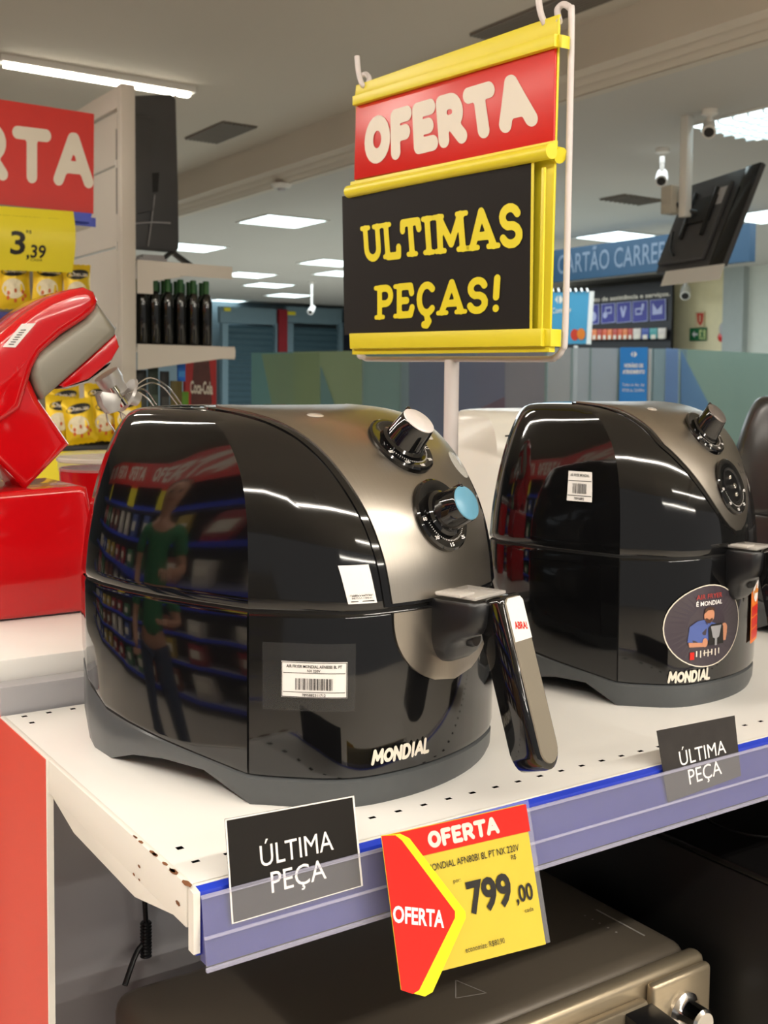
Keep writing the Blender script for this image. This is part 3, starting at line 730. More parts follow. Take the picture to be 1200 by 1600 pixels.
# ------------------------------------------------------------------ offer sign and its wire stand
XS = .957
st = root('sign_stand', (XS, 1.25, SZ), 0, 'white wire sign stand with round pole behind the nearest fryer', 'sign stand')
def LS(p): return Vector(p)-Vector((XS, 1.25, SZ))
def wp(x, y, dx=.016): return LS(aX(x, y, XS+dx))
ptop = aX(706, 562, XS+.016)
box('stand_base', -.07, .07, -.05, .05, .0005, .008, M_wire, st, .002)
lathe('pole', [(.0, .008), (.0105, .008), (.0105, ptop.z-SZ), (0, ptop.z-SZ)], M_wire, st, 20, (.016, ptop.y-1.25, 0))
tube('frame_wire', [wp(852, 38, .0), wp(846, 24, -.004), wp(842, 4, -.004), wp(840, -26, -.004)], .0042, M_wire, st)
tube('frame_wire', [wp(874, 34, 0), wp(871, 16, .012), wp(880, 7), wp(890, 12), wp(893, 24), wp(891, 150), wp(887, 350), wp(883, 520), wp(879, 545), wp(868, 558), wp(845, 561), wp(706, 561), wp(590, 561), wp(568, 558), wp(560, 540), wp(561, 400)], .0042, M_wire, st)
tube('frame_wire', [wp(558, 88, -.004), wp(560, 112, -.004), wp(565, 130, -.004), wp(571, 134, 0), wp(577, 124, .012), wp(572, 116, .016), wp(566, 118, .016)], .0042, M_wire, st)

sg = root('offer_sign', (XS, 1.25, 1.45), 0, 'hanging yellow-edged sign with red OFERTA panel above a black ULTIMAS PECAS card', 'sign')
def LO(x, y, dx=0): return aX(x, y, XS+dx)-Vector((XS, 1.25, 1.45))
def slab(name, px, x0, th, m, par=sg, bev=.0008):
    return prism(name, [LO(x, y, x0) for x, y in px], (th, 0, 0), m, par, bev)
slab('back_board', [(556, 133), (873, 22), (858, 548), (551, 552)], .000, .004, M_yel)
slab('top_rail', [(556, 133), (873, 22), (872, 60), (554, 152)], -.003, .003, M_yel)
slab('clamp_ridge', [(550, 150), (866, 52), (866, 72), (550, 165)], -.012, .011, M_yel, bev=.002)
slab('clamp_end', [(866, 52), (878, 54), (877, 74), (866, 72)], -.006, .014, M_yel)
slab('middle_rail', [(547, 284), (865, 219), (864, 240), (546, 300)], -.009, .008, M_yel, bev=.0015)
a, b = LO(545, 300, -.014), LO(862, 236, -.014)
tube('roll_clamp', [a, (a+b)/2, b], .0095, M_yel, sg, 16, False)
tube('roll_clamp_end', [LO(864, 240, .004), LO(876, 243, .004)], .010, M_yel, sg, 14, False)
slab('bottom_rail', [(545, 521), (845, 513), (845, 541), (546, 545)], -.016, .014, M_yel, bev=.002)
slab('bottom_lip', [(550, 545), (858, 537), (858, 550), (550, 554)], -.008, .010, M_yel, bev=.001)
slab('bottom_clamp_end', [(847, 514), (861, 514), (860, 541), (847, 541)], -.010, .018, M_yel)
slab('side_flange', [(846, 262), (851, 261), (846, 514), (840, 514)], -.014, .003, M_yel, bev=.0006)
rp = slab('offer_panel', [(556, 165), (867, 72), (864, 222), (553, 281)], -.0045, .004, M_red)
rp['label'] = 'glossy red panel'
mf = quadmap(LO(569, 186, -.0052), LO(828, 109, -.0052), LO(846, 193, -.0052), LO(568, 261, -.0052))
lt = strokes('OFERTA', .165, gap=.07)
decal('panel_lettering', ([(u*.985+.005, (v+.03)/1.06) for u, v in lt[0]], lt[1]), mf, M_letw, rp)
# black card, slightly wavy
def cardsurf(u, v, off=0):
    P = quadmap(LO(545, 308), LO(847, 255), LO(841, 517), LO(546, 524))(u, v)
    return P+Vector((-.0095-.004*math.sin(u*PI)*v-.003*v-off, 0, 0))
V, Fc = rectVF(0, 0, 1, 1, 16, 12)
ck = mesh('message_card', [cardsurf(u, v) for u, v in V], Fc, M_cardblk, sg, True, fix=False); ck['label'] = 'black paper card with yellow words'
rim = joinVF([rectVF(.988, 0, 1, 1, 1, 12)])
decal('card_edge', rim, lambda u, v: cardsurf(u, v, .0004), M_yel, ck)
def inv(x, y):      # card u,v under a pixel
    u = v = .5
    tgt = Vector((x, y))
    for _ in range(12):
        def prj(u, v):
            p = cardsurf(u, v)+Vector((XS, 1.25, 1.45)); q = RM.transposed() @ (p-CAMLOC); return Vector((PX-F*q.x/q.z, PY+F*q.y/q.z))
        p0 = prj(u, v); pu = (prj(u+.01, v)-p0)/.01; pv = (prj(u, v+.01)-p0)/.01
        d = tgt-p0; det = pu.x*pv.y-pu.y*pv.x
        u += (d.x*pv.y-d.y*pv.x)/det; v += (pu.x*d.y-pu.y*d.x)/det
    return (u, v, 0)
for word, q in (('ULtIMaS', ((563, 352), (815, 313), (818, 387), (567, 411))), ('PeÇaS!', ((585, 445), (783, 428), (781, 489), (585, 502)))):
    qm = quadmap(*[inv(*p) for p in q])
    g_ = strokes(word, .095, .062, -.01)
    decal('card_lettering', g_, lambda u, v, qm=qm: cardsurf(*(lambda w_: (w_.x, w_.y))(qm(u, v)), .0008), M_lety, ck)

# ------------------------------------------------------------------ cards and price tag on the shelf edge
def card(px, Ys, label, words, m, bend=.0, border=True):
    P = [aY(x, y, Y) for (x, y), Y in zip(px, Ys)]
    o = (P[0]+P[1]+P[2]+P[3])/4
    r = root('shelf_card', o, 0, label, 'card', 'last piece cards on the shelf edge')
    base = quadmap(*[p-o for p in P])
    def sf(u, v, off=0): return base(u, v)+Vector((0, bend*math.sin(v*PI)*1.0*(1-u*.5)-off, 0))
    V, Fc = rectVF(0, 0, 1, 1, 6, 8)
    n = len(V); VV = [sf(u, v) for u, v in V]+[sf(u, v, -.0004) for u, v in V]
    body = mesh('card_face', VV, Fc+[tuple(i+n for i in f) for f in Fc], m, r, True, fix=False)
    if border: decal('card_border', joinVF([rectVF(0, .985, 1, 1, 6), rectVF(0, 0, .012, 1, 1, 8), rectVF(.985, 0, 1, 1, 1, 8), rectVF(0, 0, 1, .01, 6)]), lambda u, v: sf(u, v, .0003), M_paper, r)
    for t, q, b in words: decal('lettering', fit(font(t, b)[0], q[0], q[1], q[2], q[3]), lambda u, v: sf(u, v, .0004), M_letw2, r)
    return r
ys = SY0-.0140
card([(351, 1280), (553, 1243), (567, 1384), (362, 1444)], [ys+.006, ys+.006, ys-.006, ys-.006], 'black LAST PIECE card under the nearest fryer, behind clear strip'.replace('LAST PIECE', 'ULTIMA PECA'),
     [('ÚLTIMA', (.235, .47, .795, .69), .0), ('PEÇA', (.30, .19, .72, .41), .0)], M_cardblk, .0)
card([(1026, 1142), (1148, 1118), (1158, 1212), (1044, 1254)], [ys+.007, ys+.007, ys-.006, ys-.006], 'crumpled black ULTIMA PECA card below the fryer with the missing knob',
     [('ÚLTIMA', (.22, .44, .83, .66), .0), ('PEÇA', (.30, .14, .74, .37), .0)], mat('card_worn_black', (46, 43, 42), .7, spec=.3, var=.35, scale=60), .0, False)
Yt, Yb = SY0-.029, SY0-.052
P = [aY(596, 1304, Yt), aY(828, 1252, Yt), aY(862, 1473, Yb), aY(640, 1530, Yb)]
o = (P[0]+P[1])/2
pt = root('price_tag', o, 0, 'hanging price tag with red OFERTA band and yellow 799,00 field', 'price tag')
tm = quadmap(*[p-o for p in P])
def tg(off): return lambda u, v: tm(u, v)+Vector((0, -off, -off*.1))
def plate_(name, u0, v0, u1, v1, off, th, m, par):
    c = [tg(off)(u, v) for u, v in ((u0, v0), (u1, v0), (u1, v1), (u0, v1))]
    return prism(name, c, (0, th, 0), m, par)
sv = plate_('paper_insert', .0, .0, .955, .99, 0, .0006, M_yel2, pt); sv['label'] = 'yellow paper'
rb = decal('red_band', rectVF(.0, .80, .965, .99), tg(.0009), M_red, pt); rb['label'] = 'red header band'
plate_('clear_sleeve', -.0, -.005, 1.0, 1.0, -.002, .0006, M_clear2, pt)
lt = strokes('OFERTA', .13, gap=.02)
decal('band_lettering', fit(lt, .27, .835, .75, .955), tg(.0012), mat('letter_pink', (246, 205, 198), .5), rb)
L = [fit(font('MONDIAL AFN80BI 8L PT NX 220V', .004)[0], .235, .685, .865, .735), fit(font('por:', .0)[0], .385, .57, .435, .60), fit(font('R$', .0)[0], .80, .635, .835, .67),
     fit(font('799', .035)[0], .46, .34, .765, .56), fit(font(',00', .02)[0], .79, .335, .915, .455), fit(font('cada', .0)[0], .835, .255, .90, .285), fit(font('economize: R$80,90', .0)[0], .385, .085, .66, .125)]
decal('price_lettering', joinVF(L), tg(.0012), M_print, sv)
# folded red arrow in front of the tag
A0 = [(596, 1306), (626, 1303), (640, 1310), (727, 1424), (728, 1434), (676, 1550), (664, 1557), (627, 1547)]
A1 = [(596, 1306), (618, 1305), (628, 1313), (711, 1424), (711, 1434), (655, 1547), (645, 1553), (627, 1547)]
def ap(x, y, d): return aY(x, y, Yt+(Yb-Yt)*(y-1300)/230-d)-o
aw = prism('arrow_flap', [ap(x, y, .006) for x, y in A0], (0, .0008, 0), mat('arrow_yellow', (252, 238, 20), .35), pt); aw['label'] = 'yellow-edged red arrow flap'
ar = mesh('arrow_field', [ap(x, y, .0066) for x, y in A1], [tuple(range(8))], mat('arrow_red', (222, 22, 10), .35), aw)
qm = quadmap(ap(614, 1414, .0072), ap(694, 1422, .0072), ap(694, 1449, .0072), ap(614, 1440, .0072))
lt = font('OFERTA', .03)[0]; decal('arrow_lettering', lt, lambda u, v: qm(u, v), M_letw2, aw)

# ------------------------------------------------------------------ toaster oven and black stove below
ZO = .75
FR, BR, FLp = aZ(1092, 1478, ZO), aZ(850, 1370, ZO), aZ(160, 1510, ZO)
ox0, ox1, oy0, oy1 = FLp.x-.01, FR.x, FR.y, BR.y+.05
ov = root('toaster_oven', (ox0, oy0, .44), 0, 'dark steel toaster oven with bronze door frame on the lower shelf', 'oven')
W_, D_, H_ = ox1-ox0, oy1-oy0, ZO-.44
box('body', 0, W_, .012, D_, .012, H_, M_ovtop, ov, .022, 4)
box('front_bezel', .0, W_, -.012, .013, .012, H_-.002, M_ovfront, ov, .010, 3)
dr = box('door', .03, W_-.115, -.026, -.0125, .03, H_-.022, M_ovfront, ov, .004); dr['label'] = 'bronze steel door frame'
box('door_glass', .07, W_-.155, -.028, -.0255, .06, H_-.065, mat('oven_glass', (30, 27, 24), .08), dr)
tube('handle_bar', [(.08, -.060, H_-.050), (W_-.145, -.060, H_-.050)], .0125, M_ovfront, dr, 16, False)
for x in (.07, W_-.135):
    prism('handle_bracket', [(x-.02, -.026, H_-.026), (x-.02, -.066, H_-.030), (x-.02, -.078, H_-.045), (x-.02, -.074, H_-.066), (x-.02, -.05, H_-.068), (x-.02, -.026, H_-.05)], (.045, 0, 0), M_satin, dr, .002)
box('panel', W_-.108, W_-.006, -.026, -.0122, .02, H_-.008, M_ovfront, ov, .006, 3)
for k, z in enumerate((H_-.055, H_-.13, H_-.205)):
    AY = Matrix(((1, 0, 0), (0, 0, -1), (0, 1, 0)))
    kn = lathe('knob', [(0, -.002), (.026, -.002), (.026, .004), (.022, .008), (.019, .012), (.018, .030), (.015, .033), (0, .033)], M_chrome, ov, 28, (W_-.057, -.026, z), AY)
for x in (.05, W_-.05):
    for y in (.04, D_-.04): box('foot', x-.015, x+.015, y-.015, y+.015, 0, .014, M_satin, ov)
# printed hot-surface mark, lines and dots on top
tx, ty = aZ(735, 1550, ZO).x-ox0, aZ(735, 1550, ZO).y-oy0
mk = mat('print_silver_mark', (150, 145, 138), .4)
def topd(V): return lambda u, v: Vector((u, v, H_+.0004))
L = []
q = [aZ(x, y, ZO) for x, y in ((848, 1372), (860, 1372))]
def tp(x, y): p = aZ(x, y, ZO); return (p.x-ox0, p.y-oy0)
for (a, b) in (((930, 1422), (1006, 1463)),):
    (x0, y0), (x1, y1) = tp(*a), tp(*b); L.append(([(x0, y0), (x0+.003, y0), (x1+.003, y1), (x1, y1)], [(0, 1, 2, 3)]))
for x, y in ((914, 1431), (926, 1437), (937, 1443), (950, 1450), (963, 1457)): L.append(ellVF(*tp(x, y), .0016, .0016, 8))
decal('top_print', joinVF(L), topd(0), mk, ov)
L = []
tri = [tp(712, 1532), tp(712, 1560), tp(760, 1552)]
for a, b in zip(tri, tri[1:]+tri[:1]):
    dx_, dy_ = b[0]-a[0], b[1]-a[1]; l = math.hypot(dx_, dy_); nx, ny = -dy_/l*.0006, dx_/l*.0006; L.append(([(a[0]+nx, a[1]+ny), (a[0]-nx, a[1]-ny), (b[0]-nx, b[1]-ny), (b[0]+nx, b[1]+ny)], [(0, 1, 2, 3)]))
decal('heat_mark', joinVF(L), topd(0), mk, ov)
# stove
ZT = .86
E1, E2 = aZ(1195, 1393, ZT), aZ(960, 1290, ZT)
sx0, sy0 = max(E1.x, ox1+.03), E1.y
sv_ = root('black_stove', (sx0, sy0, 0), 0, 'black stove with dark glass top beside the toaster oven, under the shelf', 'stove')
M_stove = mat('stove_black', (11, 11, 11), .42)
sd_ = 1.295-sy0
box('body', 0, .55, 0, sd_, .05, ZT-.012, M_stove, sv_, .004)
box('glass_top', -.002, .552, -.004, sd_, ZT-.012, ZT, mat('stove_glass', (16, 15, 15), .25), sv_, .004, 3)
for k, (x, y, rr) in enumerate(((.14, sd_*.3, .07), (.14, sd_*.72, .06), (.40, sd_*.3, .07), (.40, sd_*.72, .06))):
    tube('burner_ring', [(x+rr*math.cos(2*PI*i/24), y+rr*math.sin(2*PI*i/24), ZT+.001) for i in range(25)], .0013, M_gap, sv_, 6, False)
box('front_door', .02, .53, -.018, -.0005, .2, ZT-.12, M_stove, sv_, .004)
tube('door_handle', [(.06, -.045, ZT-.16), (.49, -.045, ZT-.16)], .009, M_satin, sv_, 12, False)
for x in (.03, .52):
    for y in (.03, sd_-.03): box('foot', x-.015, x+.015, y-.015, y+.015, 0, .05, M_satin, sv_)

# power cord hanging behind the shelf
cp = [aY(226, 1405, 1.288), aY(228, 1440, 1.288), aY(228, 1462, 1.288)]
oc = cp[0]
cr_ = root('power_cord', oc, 0, 'black power cord with ribbed strain relief hanging under the shelf', 'cord')
tube('cable', [aY(226, 1380, 1.29)-oc, cp[0]-oc, cp[1]-oc], .0032, M_satin, cr_)
n = 22; prof = []
prof = [(0, .045)]+[((.0075 if k % 2 else .0058), .045-.0021*k) for k in range(n)]+[(0, .045-.0021*n)]
lathe('strain_relief', prof, M_satin, cr_, 14, cp[1]-oc-Vector((0, 0, .045)))
tube('cable', [cp[1]-oc-Vector((0, 0, .043)), cp[2]-oc+Vector((-.002, 0, -.01)), aY(212, 1492, 1.285)-oc, aY(195, 1540, 1.27)-oc], .0036, M_satin, cr_)

# ------------------------------------------------------------------ white appliance behind
wq = aY(733, 760, 1.52)
wf = root('white_air_fryer', (wq.x+.165, 1.56, ZC), math.radians(12), 'white rounded appliance with vent slots, behind between the two black fryers', 'appliance')
wl = lambda rr: [(x*.88, (b-.2)*.55, rr[0]*.80) for x, b in loop(rr)]
loops = []
for t in [0, .06]+[i*.5 for i in range(1, 18)]+[8.9]: loops.append(wl(crom(t, ROWS)))
loft('housing', [[(x, b, 0) for x, b, z in wl(R0)]]+loops, M_whitep, wf, True, True)
# vent slots on the front-left shoulder
A_ = None
for j in range(3):
    for i in range(3):
        t = 3.1-.42*j+.1*i; rr = crom(t, ROWS); q = half(rr)[7-1*i if False else 6+i*2]
        p = Vector((-q[0]*.88-.001, (q[1]-.2)*.55-.001, rr[0]*.80))
        sl_ = box('vent_slot', -.008, .008, -.0015, .0015, -.0013, .0013, M_print, wf); sl_.location = p; sl_.rotation_euler = (0, -.12, -.45-.25*i)

# ------------------------------------------------------------------ red stand mixer (head tilted up)
YM = 1.56
mx = root('stand_mixer', aY(70, 968, YM).xyz, 0, 'red stand mixer with its head tilted up on the white counter', 'mixer'); mx.location.z = ZC
def M_(x, y, dy=0): return aY(x, y, YM+dy)-mx.location
def mprism(name, px, dy, th, m, par, bev): return prism(name, [M_(x, y, 0)+Vector((0, dy, 0)) for x, y in px], (0, th, 0), m, par, bev, 4)
mprism('base', [(-60, 771), (0, 770), (125, 759), (138, 762), (146, 805), (153, 845), (146, 900), (138, 956), (20, 969), (-60, 975)], 0, .17, M_mixred, mx, .010)
mprism('base_foot', [(-50, 968), (10, 969), (130, 955), (128, 962), (10, 975), (-50, 980)], .01, .15, M_satin, mx, .001)
mprism('neck', [(-80, 640), (0, 560), (66, 540), (58, 590), (74, 626), (122, 696), (52, 769), (0, 715), (-60, 760)], .030, .115, M_mixred, mx, .012)
mprism('head_shell', [(-80, 600), (-10, 535), (52, 485), (84, 464), (119, 450), (140, 446), (156, 453), (163, 468), (158, 484), (140, 500), (105, 522), (72, 552), (60, 575), (40, 640), (-20, 680)], .018, .135, M_mixred, mx, .013)
mprism('side_cover', [(161, 470), (192, 512), (190, 524), (150, 560), (76, 625), (66, 608), (58, 585), (62, 562), (76, 545), (110, 520), (142, 498)], .020, .130, M_mixgrey, mx, .012)
mprism('red_band', [(192, 521), (198, 541), (186, 562), (150, 592), (112, 606), (103, 602), (150, 561)], .028, .115, M_mixred, mx, .003)
mprism('planetary_ring', [(194, 552), (188, 566), (152, 598), (118, 608), (102, 608), (112, 604), (152, 590), (186, 562)], .035, .10, M_mixsil, mx, .003)
c0 = M_(168, 588, .085); c1 = M_(176, 600, .085); axd = (c1-c0).normalized()
def axis_to(d): q = Vector((0, 0, 1)).rotation_difference(d); return q.to_matrix()
AX = axis_to(axd)
lathe('hub', [(0, -.005), (.020, -.004), (.020, .010), (.017, .016), (.016, .030), (0, .030)], M_mixsil, mx, 24, c0, AX)
lathe('tool_shaft', [(0, 0), (.006, 0), (.0065, .012), (.0045, .013), (.0045, .020), (.0085, .021), (.0085, .033), (0, .033)], M_chrome, mx, 16, M_(176, 604, .07), AX)
lathe('whisk_collar', [(0, 0), (.026, .002), (.028, .006), (.012, .012), (.010, .024), (0, .024)], M_mixsil, mx, 24, M_(195, 615, .085), axis_to((axd+Vector((.8, 0, .2))).normalized()))
prism('beater_hub', [M_(156, 618, .04), (M_(160, 611, .04)), M_(183, 615, .04), M_(190, 624, .04), M_(188, 642, .04), M_(172, 647, .04), M_(161, 634, .04)], (0, .025, 0), M_mixsil, mx, .003)
for pts_ in ([(214, 601), (235, 590), (262, 604), (284, 632)], [(214, 607), (236, 598), (256, 606), (280, 636)], [(215, 612), (230, 622), (243, 640), (250, 660)], [(200, 615), (225, 608), (245, 632)]):
    tube('whisk_wire', [M_(x, y, .06+.01*i) for i, (x, y) in enumerate(pts_)], .0011, M_chrome, mx, 6)
for pts_ in ([(166, 645), (170, 660), (190, 690), (206, 716)], [(184, 642), (196, 650), (197, 656), (190, 654), (188, 644)], [(190, 645), (202, 672), (212, 690)]):
    tube('whisk_wire', [M_(x, y, .05) for i, (x, y) in enumerate(pts_)], .0011, M_chrome, mx, 6)
lb = mesh('barcode_sticker', [M_(*p, .0168) for p in ((4, 542), (34, 506), (56, 505), (24, 543))], [(0, 1, 2, 3)], M_paper, mx); lb['label'] = 'white sticker'
qm = quadmap(M_(34, 506, .0165), M_(56, 505, .0165), M_(24, 543, .0165), M_(4, 542, .0165))
decal('sticker_print', joinVF([rectVF(.3, .1+.1*i, .7, .14+.1*i) for i in range(7)]), lambda u, v: qm(u, v), M_print, lb)

# red bowl appliance with a clear lid behind the mixer
bc = aY(168, 730, 1.80)
rbw = root('red_bowl', (bc.x, 1.80, ZC), 0, 'red bowl with clear lid standing behind the mixer base', 'bowl')
hb = bc.z-ZC
lathe('bowl', [(0, 0), (.052, 0), (.060, .01), (.074, hb*.5), (.078, hb), (.075, hb), (.070, hb*.5), (.055, .02), (0, .015)], M_mixred, rbw, 40)
lathe('lid', [(.0795, -.004), (.0805, .014), (.079, .022), (.060, .026), (0, .028)], mat('lid_clear', (220, 220, 220), .05, alpha=.28, spec=.9), rbw, 40, (0, 0, hb))
lathe('lid_rim', [(.0800, .010), (.0825, .012), (.0825, .016), (.0800, .018)], mat('rim_clear', (230, 225, 220), .08, alpha=.6), rbw, 40, (0, 0, hb))

# ------------------------------------------------------------------ snack end-cap with offer board
YE = 3.9
eq = lambda x, y, dy=0: aY(x, y, YE+dy)
ec = root('snack_display', (1.0, YE+.05, 0), 0, 'snack display with shelves behind the stand mixer, left edge', 'display')
xr = eq(148, 200).x
def LE(p): return p-ec.location
for k, (py_, nm) in enumerate(((492, 'shelf_deck'), (335, 'shelf_deck'))):
    z = eq(60, py_).z
    box(nm, -.5, xr-1.0-.005, -.06, .34, z-.025, z, M_white, ec)
    r_ = box('price_strip', -.5, xr-1.0-.004, -.066, -.0605, z-.028, z+.004, M_bluel if k != 1 else M_blue, ec)
box('back_panel', -.5, xr-1.0, .345, .37, 0, 2.3, mat('panel_warm_grey', (150, 146, 140), .6), ec)  # back panel in one even warm grey
box('side_panel', xr-1.0-.004, xr-1.0+.016, .02, .36, 0, eq(148, 700).z, M_white, ec)
ob = root('offer_board', eq(60, 240), 0, 'large red OFERTA board above the yellow 3,39 price card', 'sign')
def LB(x, y, d=0): return eq(x, y, -.03)-ob.location+Vector((0, -d, 0))
bd = prism('board', [LB(-280, 110), LB(0, 155), LB(147, 178), LB(146, 334), LB(0, 319), LB(-280, 290)], (0, .006, 0), M_orange if False else mat('board_red', (206, 36, 24), .4), ob); bd['label'] = 'red printed board'
qm = quadmap(LB(-252, 160, .0005), LB(146, 209, .0005), LB(146, 297, .0005), LB(-252, 262, .0005))
decal('board_lettering', strokes('OFERTA', .115, gap=.06), lambda u, v: qm(u, (v+.02)/1.04), M_letw, bd)
prism('hanger_rail', [LB(100, 330, .01), LB(142, 334, .01), LB(140, 348, .01), LB(100, 344, .01)], (0, .02, 0), M_blue, ob)
pc = root('price_card', eq(50, 370), 0, 'yellow curved price card reading 3,39 below the red board', 'price card')
def LC(x, y, d=0): return eq(x, y, -.06)-pc.location+Vector((0, -d, 0))
qc = quadmap(LC(-60, 318), LC(113, 331), LC(113, 426), LC(-60, 420))
def cc(u, v, off=0): return qc(u, v)+Vector((0, .035*math.sin(v*PI*.9)*-1-off, 0))
V, Fc = rectVF(0, 0, 1, 1, 4, 12); mesh('card_face', [cc(u, v) for u, v in V], Fc, M_yel, pc, True, fix=False)
def pxu(x, y): return ((x+60)/173, 1-(y-(318+(x+60)/173*13))/97)
def pf(t, x0, y0, x1, y1, b=0.0):
    u0, v1 = pxu(x0, y0); u1, v0 = pxu(x1, y1); return fit(font(t, b)[0], u0, v0, u1, v1)
decal('card_lettering', joinVF([pf('SALGADINHO CHEETOS  - 37G', -55, 333, 87, 343), pf('R$', 34, 360, 42, 366), pf('3', 10, 360, 33, 397, .02), pf(',39', 36, 382, 66, 404, .02), pf('CADA', 43, 404, 62, 409)]), lambda u, v: cc(u, v, .001), M_print, pc)

# bags of corn snack
M_bag = mat('bag_yellow_foil', (232, 196, 34), .28, metal=.25, var=.12, scale=30, bump=.3)
M_bagl = mat('bag_pale_print', (232, 222, 190), .35, var=.2, scale=60)
M_bago = mat('bag_orange_print', (206, 96, 40), .4, var=.3, scale=60)
def make_bag():
    r = root('snack_bag', (0, 0, 0), 0)
    w_, h_, d_ = .125, .175, .045
    def sf(u, v, s):
        a = max(0, math.sin(PI*u))**.6*max(0, math.sin(PI*v))**.55
        wr = .0025*math.sin(u*22+v*5)*math.sin(v*9+1)
        return Vector(((u-.5)*w_*(1-.10*math.sin(PI*v)), s*(d_/2*a+wr*a), v*h_))
    V = []; Fc = []; n = 12
    for s in (-1, 1):
        b = len(V); v_, f_ = rectVF(0, 0, 1, 1, n, n); V += [sf(u, v, s)+Vector((0, 0, 0 if .01 < v < .99 else .003*((round(u*n)) % 2))) for u, v in v_]; Fc += [tuple(i+b for i in q) for q in f_]
    mesh('foil', V, Fc, M_bag, r, True, 60)
    f = lambda off: (lambda u, v: sf(u, v, -1)+Vector((0, -.0012-off, 0)))
    def grid(VF): return VF
    lg = joinVF([ellVF(.5, .77, .38, .105)])
    cc_ = [(.5+.0*k, .77) for k in range(1)]
    n_ = 20
    decal('logo_patch', ([(.5+.40*rr*math.cos(2*PI*k/n_), .78+.11*rr*math.sin(2*PI*k/n_)+.03*rr*math.cos(2*PI*k/n_)) for rr in (0.001, .5, 1) for k in range(n_)], [(j*n_+k, j*n_+(k+1) % n_, (j+1)*n_+(k+1) % n_, (j+1)*n_+k) for j in (0, 1) for k in range(n_)]), f(0), M_print, r)
    decal('logo_lettering', fit(font('Cheetos', .02)[0], .18, .74, .84, .84), f(.0014), M_letw, r)
    decal('printed_field', ([(.42+.34*rr*math.cos(2*PI*k/n_), .42+.20*rr*math.sin(2*PI*k/n_)) for rr in (0.001, .5, 1) for k in range(n_)], [(j*n_+k, j*n_+(k+1) % n_, (j+1)*n_+(k+1) % n_, (j+1)*n_+k) for j in (0, 1) for k in range(n_)]), f(0), M_bagl, r)
    L = [([(.5+.28*math.cos(a)+.05*math.cos(q), .28+.1*math.sin(a)+.05*math.sin(q)) for q in (0, 1.2, 2.5, 3.8, 5)], [(0, 1, 2, 3, 4)]) for a in (0, .8, 1.7, 2.6, 3.6, 4.6, 5.5)]
    decal('printed_snacks', joinVF(L), f(.0012), M_bago, r)
    return r
def dup(rt, loc, rot=(0, 0, 0), sc=1, label=None, group=None):
    r = rt.copy(); C.objects.link(r); r.location = loc; r.rotation_euler = rot; r.scale = (sc,)*3
    if label: r['label'] = label
    if group: r['group'] = group
    for ch in list(rt.children):
        c = ch.copy(); C.objects.link(c); c.parent = r
        for g in ch.children:
            d = g.copy(); C.objects.link(d); d.parent = c
    return r
bag0 = make_bag(); firstbag = [True]
def bag(px, py, dy, rot, sc, label, group):
    p = eq(px, py, dy); global bag0
    if firstbag[0]:
        firstbag[0] = False; r = bag0; r.location = p; r.rotation_euler = rot; r.scale = (sc,)*3; r['label'] = label; r['group'] = group
    else: r = dup(bag0, p, rot, sc, label, group)
    r['category'] = 'snack bag'; return r
gA = 'yellow snack bags on the upper shelf'; gB = 'yellow snack bags on the lower shelf'; gC = 'yellow snack bags piled behind the mixer'
for i, x in enumerate((-30, 24, 74, 122)): bag(x, 484, .02, (0, .04*(-1)**i, .05*i), .97 if i < 3 else .90, ['snack bag on the upper shelf, cut by the left edge', 'snack bag on the upper shelf, first whole one from the left edge', 'snack bag on the upper shelf, middle one, under the price card', 'snack bag on the upper shelf, last one beside the upright'][i], gA)
for i, x in enumerate((-20, 26, 72)): bag(x, 560, .06+.02*i, (0, .1*(-1)**i, -.1*i), .86, ['snack bag below the upper shelf at the left edge', 'snack bag below the upper shelf, mostly hidden by the mixer head', 'snack bag below the upper shelf, right behind the mixer head'][i], gB)
for i, (x, y, d, rt) in enumerate(((92, 690, .00, .10), (130, 694, -.03, -.12), (164, 690, .02, .08), (205, 684, -.02, -.10), (108, 672, .10, -.1), (150, 668, .12, .12), (190, 668, .10, 0))):
    bag(x, y, d, (-.12, rt, rt), .92, ['snack bag of the pile right of the mixer neck, lowest left', 'snack bag of the pile, second from the mixer neck', 'snack bag of the pile, behind the mixing tools', 'snack bag of the pile, nearest the black fryer', 'rear snack bag of the pile beside the mixer neck', 'rear snack bag of the pile, middle', 'rear snack bag of the pile by the white upright'][i], gC)
kb = root('snack_bin', eq(160, 740, -.10), 0, 'yellow round bin front under the piled snack bags', 'bin'); kb.location.z = 0.3
zb_ = eq(160, 690, -.1).z-.3
loops = [[(.30*math.cos(a), .16+.15*math.sin(a), z) for a in [2*PI*k/40 for k in range(40)]] for z in (0, zb_-.03)]
loft('bin_wall', loops, M_yel, kb, True, True); loops = [[((.30+e)*math.cos(a), .16+(.15+e)*math.sin(a), z) for a in [2*PI*k/40 for k in range(40)]] for e, z in ((.002, zb_-.032), (.004, zb_-.02), (.0, zb_-.012), (-.01, zb_-.03))]
loft('bin_rim', loops, M_print, kb, False, False)
box('bin_stand', -.2, .2, .05, .28, -.3, 0, M_grey, kb)

